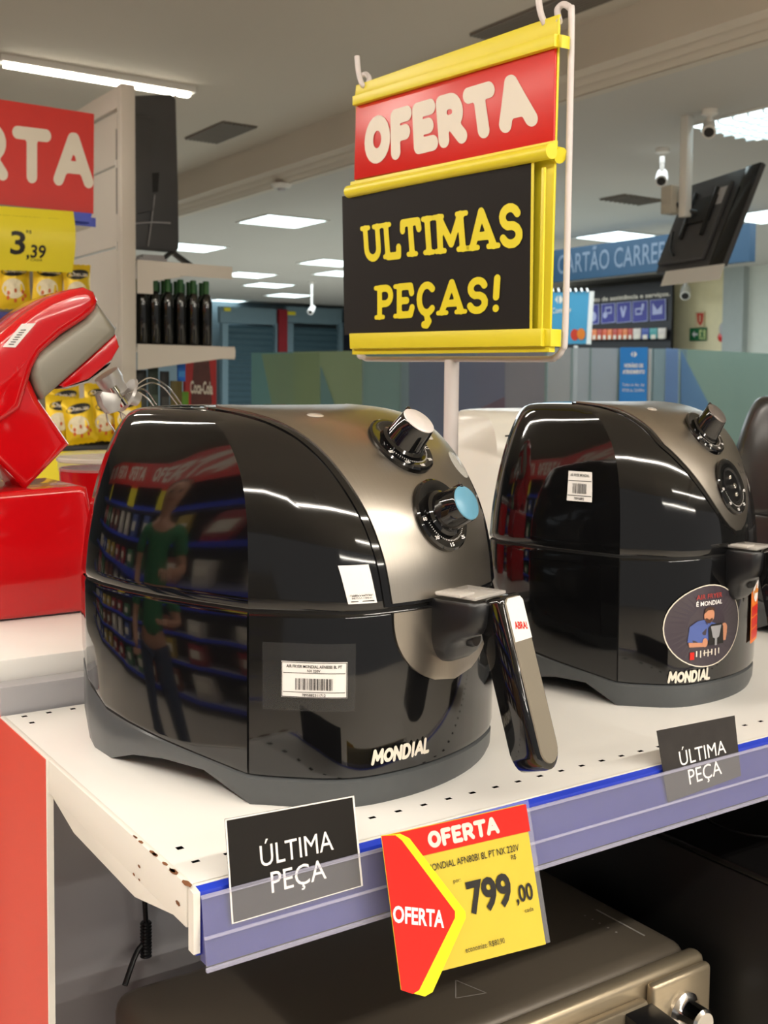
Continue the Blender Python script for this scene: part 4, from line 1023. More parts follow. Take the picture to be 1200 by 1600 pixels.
# ------------------------------------------------------------------ white gondola end frame, television and bottle shelves
YP = 4.5
pq = lambda x, y, dy=0: aY(x, y, YP+dy)
X0p, X1p = pq(190, 300).x, pq(212, 300).x
zt = pq(200, 131).z
gf = root('white_gondola', (X0p, YP, 0), 0, 'white gondola end frame with upright post beside the red board', 'gondola')
M_wg = mat('gondola_white', (216, 210, 200), .45, var=.04, scale=4)
box('post', 0, X1p-X0p, 0, .05, 0, zt, M_wg, gf, .003)
box('rear_post', 0, X1p-X0p, .95, 1.0, 0, zt, M_wg, gf, .003)
box('top_beam', 0, .035, .05, .95, zt-.09, zt-.004, M_wg, gf, .003)
for k, (a_, b_) in enumerate(((2.36, zt-.1), (2.02, 2.35), (1.68, 2.01), (1.34, 1.67), (.9, 1.33), (.1, .89))):
    box('infill_panel', .012, .022, .052, .948, a_, b_, M_wg, gf)
for z in (2.36, 2.02, 1.68, 1.34): box('panel_clip', .0, .012, .052, .075, z-.02, z+.012, M_white, gf)
box('slot_strip', .002, .010, .055, .07, 2.15, 2.5, mat('slot_grey', (150, 146, 140), .5), gf)
# two side shelves running right
bs_out = []
for k, (pl, pr_, tl, lab, zz) in enumerate((((213, 410), (362, 414), 14, 'white shelf above the dark bottles', 0), ((213, 538), (366, 541), 12, 'white bracketed shelf the dark bottles stand on', 0))):
    za = pq(300, 412 if k == 0 else 540).z; xR = pq(362 if k == 0 else 366, 500).x
    r = root('bottle_shelf', (X1p+.004, YP, za), 0, lab, 'shelf')
    LX = xR-X1p
    box('deck', .02, LX, .004, .9, -.006, 0, M_wg, r)
    box('front_lip', .04, LX, 0, .004, -.055, .0, M_wg, r, .0015)
    if k: prism('bracket', [(0, -.004, -.0), (LX, -.004, -.01), (LX, -.004, -.045), (LX*.6, -.004, -.07), (0, -.004, -.11)], (0, .003, 0), M_wg, r)
    else: prism('bracket', [(0, -.004, -.0), (.07, -.004, -.0), (.20, -.004, -.06), (.07, -.004, -.085), (.07, -.004, -.14), (0, -.004, -.14)], (0, .003, 0), M_wg, r)
    bs_out.append((za, LX))
# bottles
M_glass = mat('bottle_dark_glass', (14, 17, 14), .06, coat=.5, var=.2)
M_caps = mat('bottle_green_capsule', (38, 92, 40), .45, var=.2)
b0 = root('wine_bottle', (0, 0, 0), 0)
lathe('glass', [(0, 0), (.026, 0), (.028, .004), (.028, .205), (.0265, .222), (.018, .238), (.0125, .246), (.0125, .25), (0, .25)], M_glass, b0, 20)
lathe('capsule', [(.0128, .238), (.0138, .245), (.0142, .30), (.0135, .304), (0, .304)], M_caps, b0, 16)
zb2 = bs_out[1][0]; hB = bs_out[0][0]-.012-.055-zb2
lbl = ['dark green-capped bottle touching the white post', 'dark bottle, second from the white post', 'dark bottle, third from the white post', 'dark bottle, fourth from the white post', 'dark bottle, fifth from the white post', 'dark bottle, sixth from the white post, last of the front row']
for i in range(6):
    x = pq(222+i*20.0, 500, .05).x
    r = b0 if i == 0 else dup(b0, (0, 0, 0)); r.location = (x, YP+.05, zb2); r.scale = (.96, .96, hB/.304*1.0)
    r['label'] = lbl[i]; r['category'] = 'bottle'; r['group'] = 'dark bottles on the white side shelf'
for j in range(2):
    for i in range(6):
        x = pq(225+i*20.0, 500, .05).x
        r = dup(b0, (x+.012, YP+.14+.075*j, zb2)); r.scale = (.96, .96, hB/.304*1.0)
        r['label'] = 'dark bottle in the %s row, %s from the white post' % (('middle', 'rearmost')[j], ('first', 'second', 'third', 'fourth', 'fifth', 'sixth')[i]); r['category'] = 'bottle'; r['group'] = 'dark bottles in the rear rows'
# lower goods under the bottle shelf: dark bottles, green and blue cartons
for i, (x, y0_, y1_, w_, c_, nm, lab) in enumerate(((222, 578, 660, 16, (20, 24, 20), 'dark_carton', 'dark box under the bottle shelf beside the post'), (240, 574, 660, 16, (26, 44, 26), 'green_carton', 'dark green box under the bottle shelf'), (258, 580, 660, 14, (22, 22, 20), 'dark_carton', 'black box under the bottle shelf, third from the post'), (276, 595, 670, 18, (96, 84, 24), 'olive_carton', 'olive box under the bottle shelf'), (284, 563, 596, 12, (20, 110, 220), 'blue_carton', 'bright blue box under the bottle shelf'), (288, 612, 670, 14, (96, 150, 30), 'green_carton', 'lime green box beside the red cola panel'))):
    a_, b_ = pq(x-w_/2, y0_, .1+.02*i), pq(x+w_/2, y1_, .1+.02*i)
    r = root(nm, ((a_.x+b_.x)/2, YP+.1+.02*i, b_.z), 0, lab, 'box', 'boxes under the bottle shelf')
    hw_ = (b_.x-a_.x)/2; box('carton', -hw_, hw_, 0, .012, 0, a_.z-b_.z, mat('carton_%d' % i, c_, .5, var=.3, scale=40), r, .002); box('printed_panel', -hw_*.8, hw_*.8, -.001, 0, .02, (a_.z-b_.z)*.5, mat('carton_print_%d' % i, tuple(min(255, v+40) for v in c_), .5, var=.4, scale=60), r)
us = root('stock_shelf', (X1p-.001, YP, pq(300, 668).z), 0, 'lower white shelf behind the mixer carrying small boxes', 'shelf'); box('deck', 0, .5, .0, .5, -.02, 0, M_wg, us); box('front_lip', 0, .5, -.004, 0, -.05, 0, M_wg, us)
# television seen edge-on from behind
tv = root('upright_television', (X1p+.01, YP+.35, pq(240, 408, .35).z), 0, 'dark back of an upright television on the white gondola shelf', 'television')
def LT(x, y): return aY(x, y, YP+.36)-tv.location
prism('screen_back', [LT(190, 150), LT(268, 147), LT(275, 154), LT(279, 300), LT(280, 388), LT(275, 394), LT(190, 386)], (0, .05, 0), M_dark, tv, .006)
prism('rear_hump', [LT(190, 180), LT(232, 185), LT(236, 330), LT(190, 340)], (0, -.03, 0), M_dark, tv, .006)
prism('mount_recess', [LT(226, 272), LT(248, 270), LT(246, 300), LT(228, 302)], (0, -.006, 0), M_gap, tv)
tube('cable', [LT(205, 350)+Vector((0, -.01, 0)), LT(238, 348)+Vector((0, -.012, 0)), LT(265, 349)+Vector((0, -.01, 0))], .004, M_grey, tv)
tube('cable', [LT(240, 305)+Vector((0, -.012, 0)), LT(236, 340)+Vector((0, -.012, 0)), LT(230, 385)+Vector((0, -.012, 0))], .0025, M_greyl, tv)
prism('stand_leg', [LT(262, 394), LT(268, 394), LT(297, 415), LT(288, 415)], (0, -.05, 0), M_satin, tv, .002)
prism('stand_leg', [LT(262, 394), LT(268, 394), LT(248, 412), LT(238, 412)], (0, -.05, 0), M_satin, tv, .002)
md = root('media_box', aY(235, 408, YP+.2), 0, 'small dark media box beside the television foot', 'box'); md.location.z = bs_out[0][0]
box('case', -.07, .06, -.05, .05, .004, .03, M_grey, md, .003); box('top_cover', -.05, .05, -.04, .04, .03, .045, M_greyl, md, .002)
for x in (-.05, .05): box('foot', x-.006, x+.006, -.03, .03, 0, .004, M_satin, md)

# cola panel
ck_ = root('cola_poster', pq(305, 650, .6), 0, 'red cola panel with a brown bottle and white script, right of the bottle shelf', 'poster')
def LK(x, y, d=0): return pq(x, y, .6)-ck_.location+Vector((0, -d, 0))
prism('panel', [LK(289, 555), LK(338, 555), LK(338, 700), LK(289, 700)], (0, .02, 0), mat('cola_red', (176, 24, 24), .4, var=.1), ck_)
mesh('bottle_print', [LK(x, y, .001) for x, y in ((303, 558), (326, 558), (329, 590), (331, 625), (330, 660), (328, 700), (302, 700), (299, 660), (298, 625), (301, 590))], [tuple(range(10))], mat('cola_brown', (84, 34, 20), .3, var=.6, scale=30), ck_)
qk = quadmap(LK(297, 593, .002), LK(332, 595, .002), LK(332, 621, .002), LK(297, 619, .002))
decal('script_lettering', fit(font('Coca-Cola', .03)[0], 0, .2, 1, .95), lambda u, v: qk(u, v), M_letw, ck_)
box('base_cabinet', LK(289, 600).x, LK(338, 600).x, .0, .02, -ck_.location.z, LK(300, 699).z, mat('cola_red', (176, 24, 24), .4), ck_)

# ------------------------------------------------------------------ far shop: glass partition, banner, posters, walls
def pmesh(name, P, vec, m, parent, o, bev=0): return prism(name, [p-o for p in P], vec, m, parent, bev)
zP = 1.75
pn = [(392, 551), (470, 552), (590, 549), (795, 544), (853, 543), (893, 543), (922, 543), (965, 543), (1010, 543), (1022, 543), (1060, 545), (1200, 552), (1290, 557)]
PP = [aZ(x, y, zP) for x, y in pn]
# straighten into three real glass runs
def lerp(a, b, t): return a+(b-a)*t
runs = [(PP[0], PP[4]), (PP[4], PP[10]), (PP[10], PP[12])]
gp_ = root('glass_partition', (PP[4].x, PP[4].y, 0), 0, 'long glass partition with translucent teal, green and blue printed film', 'partition')
def gm(name, col, al): return mat(name, tuple(min(255, int(c*1.0+(255-c)*.30)) for c in col), .25, alpha=al, var=.10, scale=1.5, spec=.5)
cols = [[(0, .17, (74, 140, 140), .72), (.17, .43, (128, 158, 110), .80), (.43, .56, (104, 152, 148), .75), (.56, .68, (110, 146, 160), .8), (.68, .80, (108, 128, 150), .8), (.80, 1.0, (132, 132, 146), .8)],
        [(0, .19, (142, 148, 152), .75), (.19, .33, (146, 160, 170), .70), (.33, .54, (140, 156, 168), .72), (.54, .76, (122, 134, 140), .8), (.76, .80, (158, 160, 158), .9), (.80, 1.0, (84, 124, 138), .85)],
        [(0, .05, (84, 124, 138), .85), (.05, 1.0, (112, 152, 134), .85)]]
for ri, ((a_, b_), cl) in enumerate(zip(runs, cols)):
    d_ = (b_-a_); n_ = Vector((-d_.y, d_.x, 0)).normalized()*.012
    for k, (t0, t1, c_, al) in enumerate(cl):
        p, q = lerp(a_, b_, t0+.002), lerp(a_, b_, t1-.002); o_ = gp_.location
        prism('glass_pane', [Vector((p.x, p.y, .08))-o_, Vector((q.x, q.y, .08))-o_, Vector((q.x, q.y, zP))-o_, Vector((p.x, p.y, zP))-o_], n_, gm('film_%d_%d' % (ri, k), c_, al), gp_)
        prism('film_edge', [Vector((q.x, q.y, .08))-o_, Vector((q.x, q.y, zP))-o_, Vector((q.x, q.y, zP))-o_+d_.normalized()*.02, Vector((q.x, q.y, .08))-o_+d_.normalized()*.02], n_*1.1, mat('film_edge', (150, 176, 176), .3, alpha=.8), gp_)
    prism('foot_rail', [Vector((a_.x, a_.y, 0))-gp_.location, Vector((b_.x, b_.y, 0))-gp_.location, Vector((b_.x, b_.y, .08))-gp_.location, Vector((a_.x, a_.y, .08))-gp_.location], n_*2, M_chrome, gp_)
# diagonal printed wedges on the film
def onrun(ri, x, y, off=.012):
    a_, b_ = runs[ri]; d_ = (b_-a_).normalized(); n = Vector((-d_.y, d_.x, 0)); r_ = ray(x, y); t = (a_-CAMLOC).dot(n)/r_.dot(n)
    s_ = -1 if n.dot(a_-CAMLOC) > 0 else 1
    return CAMLOC+r_*t+n*s_*off-gp_.location
def wedge(name, ri, px, col, al=.8):
    o_ = mesh(name, [onrun(ri, x, y) for x, y in px], [tuple(range(len(px)))], gm(name+'_film', col, al), gp_); return o_
wedge('green_wedge', 0, ((410, 553), (500, 551), (500, 700), (440, 700)), (122, 156, 98), .6)
wedge('teal_wedge', 0, ((502, 570), (502, 700), (548, 700)), (72, 132, 146), .7)
wedge('violet_wedge', 0, ((640, 560), (790, 560), (790, 640), (700, 700), (640, 690)), (96, 106, 150), .6)
wedge('rose_wedge', 0, ((715, 655), (790, 620), (790, 700), (700, 700)), (140, 96, 116), .6)
wedge('blue_wedge', 2, ((1062, 547), (1110, 640), (1130, 700), (1062, 700)), (52, 108, 176), .75)
wedge('blue_stripe', 1, ((1040, 544), (1059, 545), (1059, 700), (1036, 700)), (40, 96, 176), .75)
# blue notice on the glass
nq = [onrun(1, x, y, .02) for x, y in ((968, 543), (1011, 543), (1009, 640), (966, 640))]
nt_r = root('notice_poster', nq[0]+gp_.location, 0, 'bright blue opening hours notice on the glass partition', 'poster')
N_ = [p-nq[0] for p in nq]; nd = (N_[1]).normalized(); nn = Vector((nd.y, -nd.x, 0)); nn = nn if nn.dot(CAMLOC-nq[0]-gp_.location) > 0 else -nn
prism('sheet', N_, nn*.004, mat('notice_blue', (16, 132, 214), .4, var=.04), nt_r)
qn = quadmap(N_[0]+nn*.006, N_[1]+nn*.006, N_[2]+nn*.006, N_[3]+nn*.006)
decal('notice_lettering', joinVF([fit(font(t, b), u0, v0, u1, v1) if False else fit(font(t, b)[0], u0, v0, u1, v1) for t, b, u0, v0, u1, v1 in (('HORÁRIO DE', .05, .16, .68, .84, .74), ('ATENDIMENTO', .05, .10, .58, .90, .64), ('Todos os dias, das', .0, .1, .38, .9, .43), ('07:00 às 22:00hs', .0, .1, .29, .9, .34))]), lambda u, v: qn(u, v), M_letw2, nt_r)
decal('notice_emblem', joinVF([polyVF([(.38, .89), (.47, .94), (.45, .89), (.47, .84)]), polyVF([(.62, .89), (.53, .94), (.50, .90), (.50, .87), (.53, .84)])]), lambda u, v: qn(u, v), M_letw2, nt_r)

# hanging blue banner along X = XB
XB = 8.0
def bq(x, y, X=XB): return aX(x, y, X)
B0 = [bq(820, 395), bq(1172, 351), bq(1172, 412), bq(820, 442)]
z1_, z0_ = (B0[0].z+B0[1].z)/2, (B0[2].z+B0[3].z)/2
bn = root('blue_banner', (XB, B0[1].y, z0_), 0, 'long blue hanging banner with CARTAO CARREFOUR lettering behind the television', 'banner')
LY = B0[0].y-B0[1].y
box('board', 0, .08, 0, LY, 0, z1_-z0_, mat('banner_blue', (15, 60, 88), .5, var=.05), bn)
for y in (.2, LY-.2): box('hanger', .03, .045, y, y+.015, z1_-z0_, ZF-z0_, M_greyl, bn)
yL, yR = bq(872, 410).y-bn.location.y, bq(1092, 385).y-bn.location.y
decal('banner_lettering', fit(font('CARTÃO CARREFOUR', .01)[0], 0, 0, 1, 1), lambda u, v: Vector((-.003, yL+(yR-yL)*u, .075+.20*v)), mat('banner_letter', (100, 116, 134), .6), bn)

# hung television with mount
DT = 6.5
tvr = root('hung_television', CAMLOC+ray(1110, 340)*DT, 0, 'black television hung from the ceiling, seen from behind, tilted down', 'television')
def T_(x, y, d=DT): return CAMLOC+ray(x, y)*d-tvr.location
P4 = [T_(1077, 290, 6.67), T_(1191, 253, 6.21), T_(1130, 412, 6.14), T_(1024, 426, 6.61)]
nv = (P4[1]-P4[0]).cross(P4[3]-P4[0]).normalized(); nv = nv if nv.dot(CAMLOC-tvr.location) > 0 else -nv
prism('screen_back', P4, -nv*.035, M_dark, tvr, .006)
tq = quadmap(*P4)
def tpz(u0, v0, u1, v1, th, nm, m, bev=.004): return prism(nm, [tq(u0, v1), tq(u1, v1), tq(u1, v0), tq(u0, v0)], nv*th, m, tvr, bev)
tpz(.05, .06, .72, .86, .035, 'rear_hump', M_dark, .012)
tpz(.30, .45, .62, .72, .05, 'mount_plate', M_satin, .003)
o_ = nv*.055
for u in (.28, .58): tube('mount_arm', [tq(u, .80)+nv*.045, tq(u+.02, .30)+nv*.045], .012, M_satin, tvr, 8, False)
tpz(.60, .62, .70, .80, .0365, 'rating_label', M_greyl, 0)
tpz(.80, .0, .99, 1.0, .004, 'bezel_band', mat('tv_gloss', (18, 18, 20), .12), .001)
tube('cable', [tq(.15, .4)+nv*.05, tq(.22, .2)+nv*.05, tq(.3, .12)+nv*.045], .006, M_satin, tvr)
sh_ = [T_(1040, 424, 6.5), T_(1132, 412, 6.10), T_(1124, 436, 6.10), T_(1032, 447, 6.5)]
pp_ = root('paper_sheet', tvr.location.copy(), 0, 'white paper sheet hanging under the hung television', 'paper'); prism('sheet', sh_, -nv*.003, M_whitep, pp_)
# ceiling mount pole with side box
m0, m1 = aZ(1076, 184, ZF), T_(1070, 334, 6.45)+tvr.location
mpx = CAMLOC+ray(1074, 260)*4.42
mt = root('ceiling_mount', (m1.x, m1.y, m1.z), 0, 'white square ceiling pole with small box holding the hung television', 'mount')
box('pole', -.026, .026, -.026, .026, -.02, ZF-m1.z, M_whitep, mt, .003)
bp0 = T_(1036, 334, 6.5)+tvr.location-m1; bp1 = T_(1062, 292, 6.5)+tvr.location-m1
bc_ = (bp0+bp1)/2
box('side_box', bc_.x-.045, bc_.x+.045, bc_.y-.04, bc_.y+.04, bc_.z-.08, bc_.z+.08, mat('box_beige', (196, 190, 176), .5), mt, .004)
tube('mount_bar', [bc_, Vector((0, 0, .02)), Vector((0, 0, .02))+(tq(.45, .58)+tvr.location-m1-Vector((0, 0, .02)))*.97], .014, M_satin, mt, 8, False)
# security cameras
def cctv(p, top, lab, s=1.0):
    r = root('security_camera', p, 0, lab, 'camera', 'white security cameras')
    lathe('ceiling_base', [(0, 0), (.035*s, 0), (.035*s, -.02*s), (.012*s, -.03*s), (.012*s, -.07*s), (0, -.07*s)][::-1], M_whitep, r, 18, (0, 0, top))
    tube('stem', [(0, 0, top-.05*s), (0, 0, .02)], .010*s, M_whitep, r, 8, False)
    a = axis_to(Vector((-.6, -.5, -.5)).normalized())
    lathe('housing', [(0, -.05*s), (.026*s, -.048*s), (.03*s, 0), (.03*s, .05*s), (.024*s, .052*s), (0, .045*s)], M_whitep, r, 20, (0, 0, 0), a)
    lathe('lens', [(0, .0535*s), (.018*s, .0535*s), (.022*s, .0525*s)], M_print, r, 16, (0, 0, 0), a)
p_ = CAMLOC+ray(1034, 277)*7.3; cctv(p_, ZF-p_.z, 'white security camera hanging left of the television mount', 1.3)
p_ = aZ(1108, 200, ZF-.10); cctv(p_, .10, 'white security camera beside the louvred ceiling light', 1.3)
p_ = aX(1071, 456, 11.5); cctv(p_, ZF-p_.z, 'white security camera above the exit signs', 2.2)
p_ = aY(487, 484, 14.5); cctv(p_, ZF-p_.z, 'distant security camera above the second shutter', 1.5)
p_ = aZ(440, 288, ZF); r = root('smoke_detector', p_, 0, 'small white ceiling detector between the beam and the lights', 'detector'); lathe('body', [(0, -.035), (.06, -.033), (.08, -.015), (.085, 0)], M_whitep, r, 20); lathe('sensor_cap', [(0, -.05), (.03, -.048), (.035, -.034)], M_greyl, r, 16)

# service wall: black board, posters, cream wall, exit signs
XS2 = 11.8
def sq(x, y, X=XS2): return aX(x, y, X)
def wallrect(name, x0, y0, x1, y1, X, th, m, par=None, o=Vector((0, 0, 0)), flat=True):
    a_ = sq(x0, y0, X); b_ = sq(x1, y1, X)
    return box(name, X-th-o.x, X-o.x, min(a_.y, b_.y)-o.y, max(a_.y, b_.y)-o.y, min(a_.z, b_.z)-o.z, max(a_.z, b_.z)-o.z, m, par)
struct(wallrect('wall_cream', 1058, 380, 1148, 900, XS2+.12, .12, mat('wall_cream', (244, 232, 190), .6)))
struct(wallrect('wall_column', 1148, 380, 1165, 900, XS2+.1, .2, mat('column_grey', (170, 178, 176), .6)))
struct(wallrect('wall_pale', 1165, 380, 1300, 900, XS2+.1, .1, mat('wall_pale', (214, 218, 210), .6)))
br = root('services_board', sq(960, 500, XS2-.3), 0, 'black service board with five blue icon panels over orange product packets', 'board')
O = br.location
brd = wallrect('board', 850, 458, 1052, 545, XS2-.3, .05, mat('board_black', (22, 22, 26), .5), br, O)
def bm_(x, y, X=XS2-.36): return sq(x, y, X)-O
M_ic = mat('icon_blue', (50, 52, 140), .5); M_icw = mat('icon_white', (170, 176, 214), .5)
ty0 = quadmap(bm_(898, 467), bm_(1047, 455), bm_(1047, 462), bm_(898, 474))
decal('board_lettering', fit(font('seu ponto de assistência e serviços.', .02)[0], 0, 0, 1, 1), lambda u, v: ty0(u, v), M_letw, brd)
for k, (x0, y0, x1, y1) in enumerate(((916, 477, 937, 508), (940, 475, 962, 506), (964, 473, 987, 505), (989, 471, 1013, 504), (1016, 469, 1041, 502))):
    f = prism('icon_panel', [bm_(x0, y0), bm_(x1, y0-2), bm_(x1, y1-2), bm_(x0, y1)], (-.01, 0, 0), M_icw, br)
    prism('icon_field', [bm_(x0+1.2, y0+1)+Vector((-.011, 0, 0)), bm_(x1-1.2, y0-1)+Vector((-.011, 0, 0)), bm_(x1-1.2, y1-3)+Vector((-.011, 0, 0)), bm_(x0+1.2, y1-1)+Vector((-.011, 0, 0))], (-.004, 0, 0), M_ic, f)
    q = quadmap(*[bm_(*p)+Vector((-.018, 0, 0)) for p in ((x0+3, y0+3), (x1-3, y0+1), (x1-3, y1-5), (x0+3, y1-3))])
    sh5 = [joinVF([ellVF(.35, .6, .3, .3), ellVF(.65, .35, .3, .3)]), joinVF([rectVF(.25, .45, .9, .55), rectVF(.25, .8, .9, .9), rectVF(.25, .5, .35, .85), rectVF(.8, .5, .9, .85), ellVF(.25, .4, .22, .2)]), joinVF([polyVF([(.2, .8), (.35, .9), (.5, .5), (.6, .9), (.8, .8), (.55, .2), (.4, .2)])]),
           joinVF([rectVF(.1, .3, .7, .4), rectVF(.1, .6, .6, .7), rectVF(.1, .35, .2, .65), rectVF(.6, .35, .7, .65), polyVF([(.6, .6), (.7, .95), (.9, .9), (.8, .5)])]), joinVF([polyVF([(.1, .95), (.5, .5), (.9, .8), (.9, .25), (.1, .25)])])][k]
    decal('icon', sh5, lambda u, v: q(u, v), M_icw, f)
oc_ = [(206, 84, 40), (220, 120, 60), (180, 60, 40), (210, 200, 190), (40, 70, 150), (60, 150, 150)]
x = 918; k = 0
while x < 1034:
    wd_ = 8 if x < 985 else 13
    r = root('product_packet', sq(x+wd_/2, 530, XS2-.4), 0, ['orange', 'pale orange', 'red', 'white', 'blue', 'teal'][min(5, (k % 3) if x < 985 else 3+((k) % 3))]+' packet number on the rack under the service board', 'packet', 'packets under the service board')
    r['label'] = ['orange', 'pale orange', 'red', 'white', 'blue', 'teal'][(k % 3) if x < 985 else 3+(k % 3)]+' product packet under the black service board, '+('first', 'second', 'third', 'fourth', 'fifth', 'sixth', 'seventh', 'eighth', 'ninth', 'tenth', 'eleventh', 'twelfth', 'thirteenth')[k]+' of its row'
    o__ = r.location; c_ = oc_[(k % 3) if x < 985 else 3+(k % 3)]
    a_, b_ = sq(x+.6, 515-(x-918)*.02, XS2-.4)-o__, sq(x+wd_-.6, 531-(x-918)*.02, XS2-.4)-o__
    box('pouch', -.02, 0, min(a_.y, b_.y), max(a_.y, b_.y), b_.z, a_.z, mat('packet_%d' % ((k % 3) if x < 985 else 3+(k % 3)), c_, .4, var=.3, scale=30), r, .004)
    box('packet_label', -.022, -.0205, min(a_.y, b_.y)*.6, max(a_.y, b_.y)*.6, b_.z*.5, a_.z*.4, M_letw, r)
    x += wd_; k += 1
dk = root('service_counter', sq(960, 560, XS2-.5), 0, 'dark counter below the service board behind the glass', 'counter'); dk.location.z = 0
box('body', -.2, .28, -1.35, 1.6, 0, 1.9, mat('counter_dark', (36, 36, 42), .5), dk); box('counter_top', -.25, .3, -1.4, 1.65, 1.9, 1.93, M_satin, dk)
# mastercard-like poster on stand
XM = 7.2
pr0 = sq(890, 500, XM); po = root('card_poster', pr0, 0, 'light blue card poster with two overlapping circles, right of the offer sign', 'poster')
def mq(x, y, d=0): return aX(x, y, XM-d)-pr0
prism('panel', [mq(840, 458), mq(924, 455), mq(919, 537), mq(838, 538)], (.03, 0, 0), mat('poster_blue', (72, 150, 186), .4, var=.06, scale=2), po)
prism('poster_frame', [mq(921, 455, .005), mq(926, 455, .005), mq(921, 538, .005), mq(916, 538, .005)], (.02, 0, 0), M_whitep, po)
decal('circle_red', ellVF(0, 0, 1, 1), lambda u, v: mq(898+6.5*u, 523-9*v, .004), mat('circle_red', (196, 60, 40), .4), po)
decal('circle_orange', ellVF(0, 0, 1, 1), lambda u, v: mq(908+6.5*u, 522-9*v, .006), mat('circle_orange', (216, 122, 44), .4), po)
qv = quadmap(mq(862, 481, .004), mq(892, 479, .004), mq(892, 487, .004), mq(862, 490, .004)); decal('poster_lettering', fit(font('Compre', .01)[0], 0, 0, 1, 1), lambda u, v: qv(u, v), M_letw, po)
decal('poster_emblem', joinVF([polyVF([(0, .5), (.4, 1), (.3, .5), (.4, 0)]), polyVF([(1, .5), (.65, 1), (.5, .7), (.5, .3), (.65, 0)])]), lambda u, v: mq(867+13*u, 475-14*v, .004), M_letw, po)
for i in range(7): tube('clip_ring', [mq(862+9*i, 458, -.0), mq(862+9*i+1, 451, .01), mq(862+9*i+3, 456, .02)], .007, M_chrome, po, 6)
ps = aX(900, 540, XM+.02); tube('stand_pole', [ps-pr0, Vector((ps.x-pr0.x, ps.y-pr0.y, -pr0.z))], .02, M_whitep, po, 10, False)
# exit and hydrant signs, alarm
def wsign(nm, x0, y0, x1, y1, m, lab, cat):
    r = root(nm, sq((x0+x1)/2, (y0+y1)/2, XS2-.01), 0, lab, cat); wallrect('plate', x0, y0, x1, y1, XS2-.01, .015, m, r, r.location); return r
def wmap(r, x0, y0, x1, y1): return quadmap(*[sq(x, y, XS2-.03)-r.location for x, y in ((x0, y0), (x1, y0), (x1, y1), (x0, y1))])
M_exg = mat('exit_green', (28, 110, 62), .5)
es = wsign('exit_sign', 1079, 513, 1104, 532, M_exg, 'green emergency exit sign with white arrow and running figure', 'sign')
q1 = wmap(es, 1079, 513, 1104, 532)
decal('arrow', joinVF([polyVF([(.08, .5), (.26, .78), (.26, .58), (.44, .58), (.44, .42), (.26, .42), (.26, .22)])]), lambda u, v: q1(u, v), M_letw2, es)
decal('running_figure', joinVF([rectVF(.54, .1, .94, .9)]), lambda u, v: q1(u, v), mat('exit_pale', (200, 214, 140), .5), es)
decal('running_figure', joinVF([polyVF([(.60, .2), (.72, .5), (.62, .6), (.7, .72), (.86, .6), (.78, .45), (.88, .2), (.8, .2), (.74, .38), (.68, .2)]), ellVF(.78, .8, .05, .08)]), lambda u, v: q1(u, v)+Vector((-.006, 0, 0)), M_exg, es)
hs = wsign('hydrant_sign', 1087, 488, 1101, 511, mat('sign_pale', (222, 200, 160), .5), 'pale sign with a red down arrow above the exit sign', 'sign')
q2 = wmap(hs, 1087, 488, 1101, 511); decal('arrow', joinVF([polyVF([(.1, .95), (.9, .95), (.8, .35), (.5, .08), (.2, .35)])]), lambda u, v: q2(u, v), mat('hyd_red', (206, 60, 40), .5), hs)
decal('arrow_gap', rectVF(.44, .35, .56, .8), lambda u, v: q2(u, v)+Vector((-.006, 0, 0)), MATS['sign_pale'], hs)
al_ = root('alarm_station', sq(1132, 525, XS2-.02), 0, 'red fire alarm button under a grey siren on the cream wall', 'alarm')
AXm = axis_to(Vector((-1, 0, 0)))
lathe('siren', [(0, .08), (.06, .07), (.07, 0)], M_greyl, al_, 18, sq(1135, 514, XS2-.02)-al_.location, AXm, sx=1.4)
lathe('button', [(0, .07), (.06, .06), (.07, 0)], M_red, al_, 18, sq(1132, 527, XS2-.02)-al_.location, AXm)
wallrect('hose_label', 1131, 534, 1136, 548, XS2-.02, .01, M_red, al_, al_.location)

# distant shop fronts on the back wall
YB = 18.6
def kq(x, y): return aY(x, y, YB)
def krect(name, x0, y0, x1, y1, d, th, m, par, o):
    a_, b_ = kq(x0, y0), kq(x1, y1); return box(name, a_.x-o.x, b_.x-o.x, YB-d-th-o.y, YB-d-o.y, b_.z-o.z, a_.z-o.z, m, par)
M_sh = mat('shutter_slate', (62, 88, 98), .5, var=.08); M_fr = mat('front_blue_grey', (112, 136, 146), .6)
for k, (x0, y0, x1, y1, lab) in enumerate(((352, 508, 426, 700, 'slate roller shutter front, left of the red pillar'), (453, 511, 526, 700, 'slate roller shutter front, right of the red pillar'))):
    o_ = kq((x0+x1)/2, 560); o_.z = 0
    r = root('shutter_front', o_, 0, lab, 'shutter', 'roller shutter shop fronts')
    krect('surround', x0-(12 if not k else 9), 479, x1+(2 if not k else 4), 508, 0, .10, M_fr, r, r.location); krect('jamb', x1, 505, x1+(2 if not k else 5), 700, 0, .12, M_fr, r, r.location); krect('jamb', x0-9, 505, x0, 700, 0, .12, M_fr, r, r.location)
    zt_, zb__ = kq(x0, y0).z, .0; n_ = 46; V = []; Fc = []; xa, xb = kq(x0, y0).x-o_.x, kq(x1, y0).x-o_.x
    for j in range(n_+1):
        z = zb__+(zt_-zb__)*j/n_
        for x in (xa, xb): V.append((x, -(.05 if j % 2 else .02), z))
    for j in range(n_): Fc.append((2*j, 2*j+1, 2*j+3, 2*j+2))
    mesh('shutter_slats', V, Fc, M_sh, r, fix=False)['kind'] = 'stuff'
    ys_ = krect('yellow_label', x0-9 if k else x0-6, 481 if not k else 487, x0+4, 487 if not k else 493, .11, .01, M_yel, r, r.location)
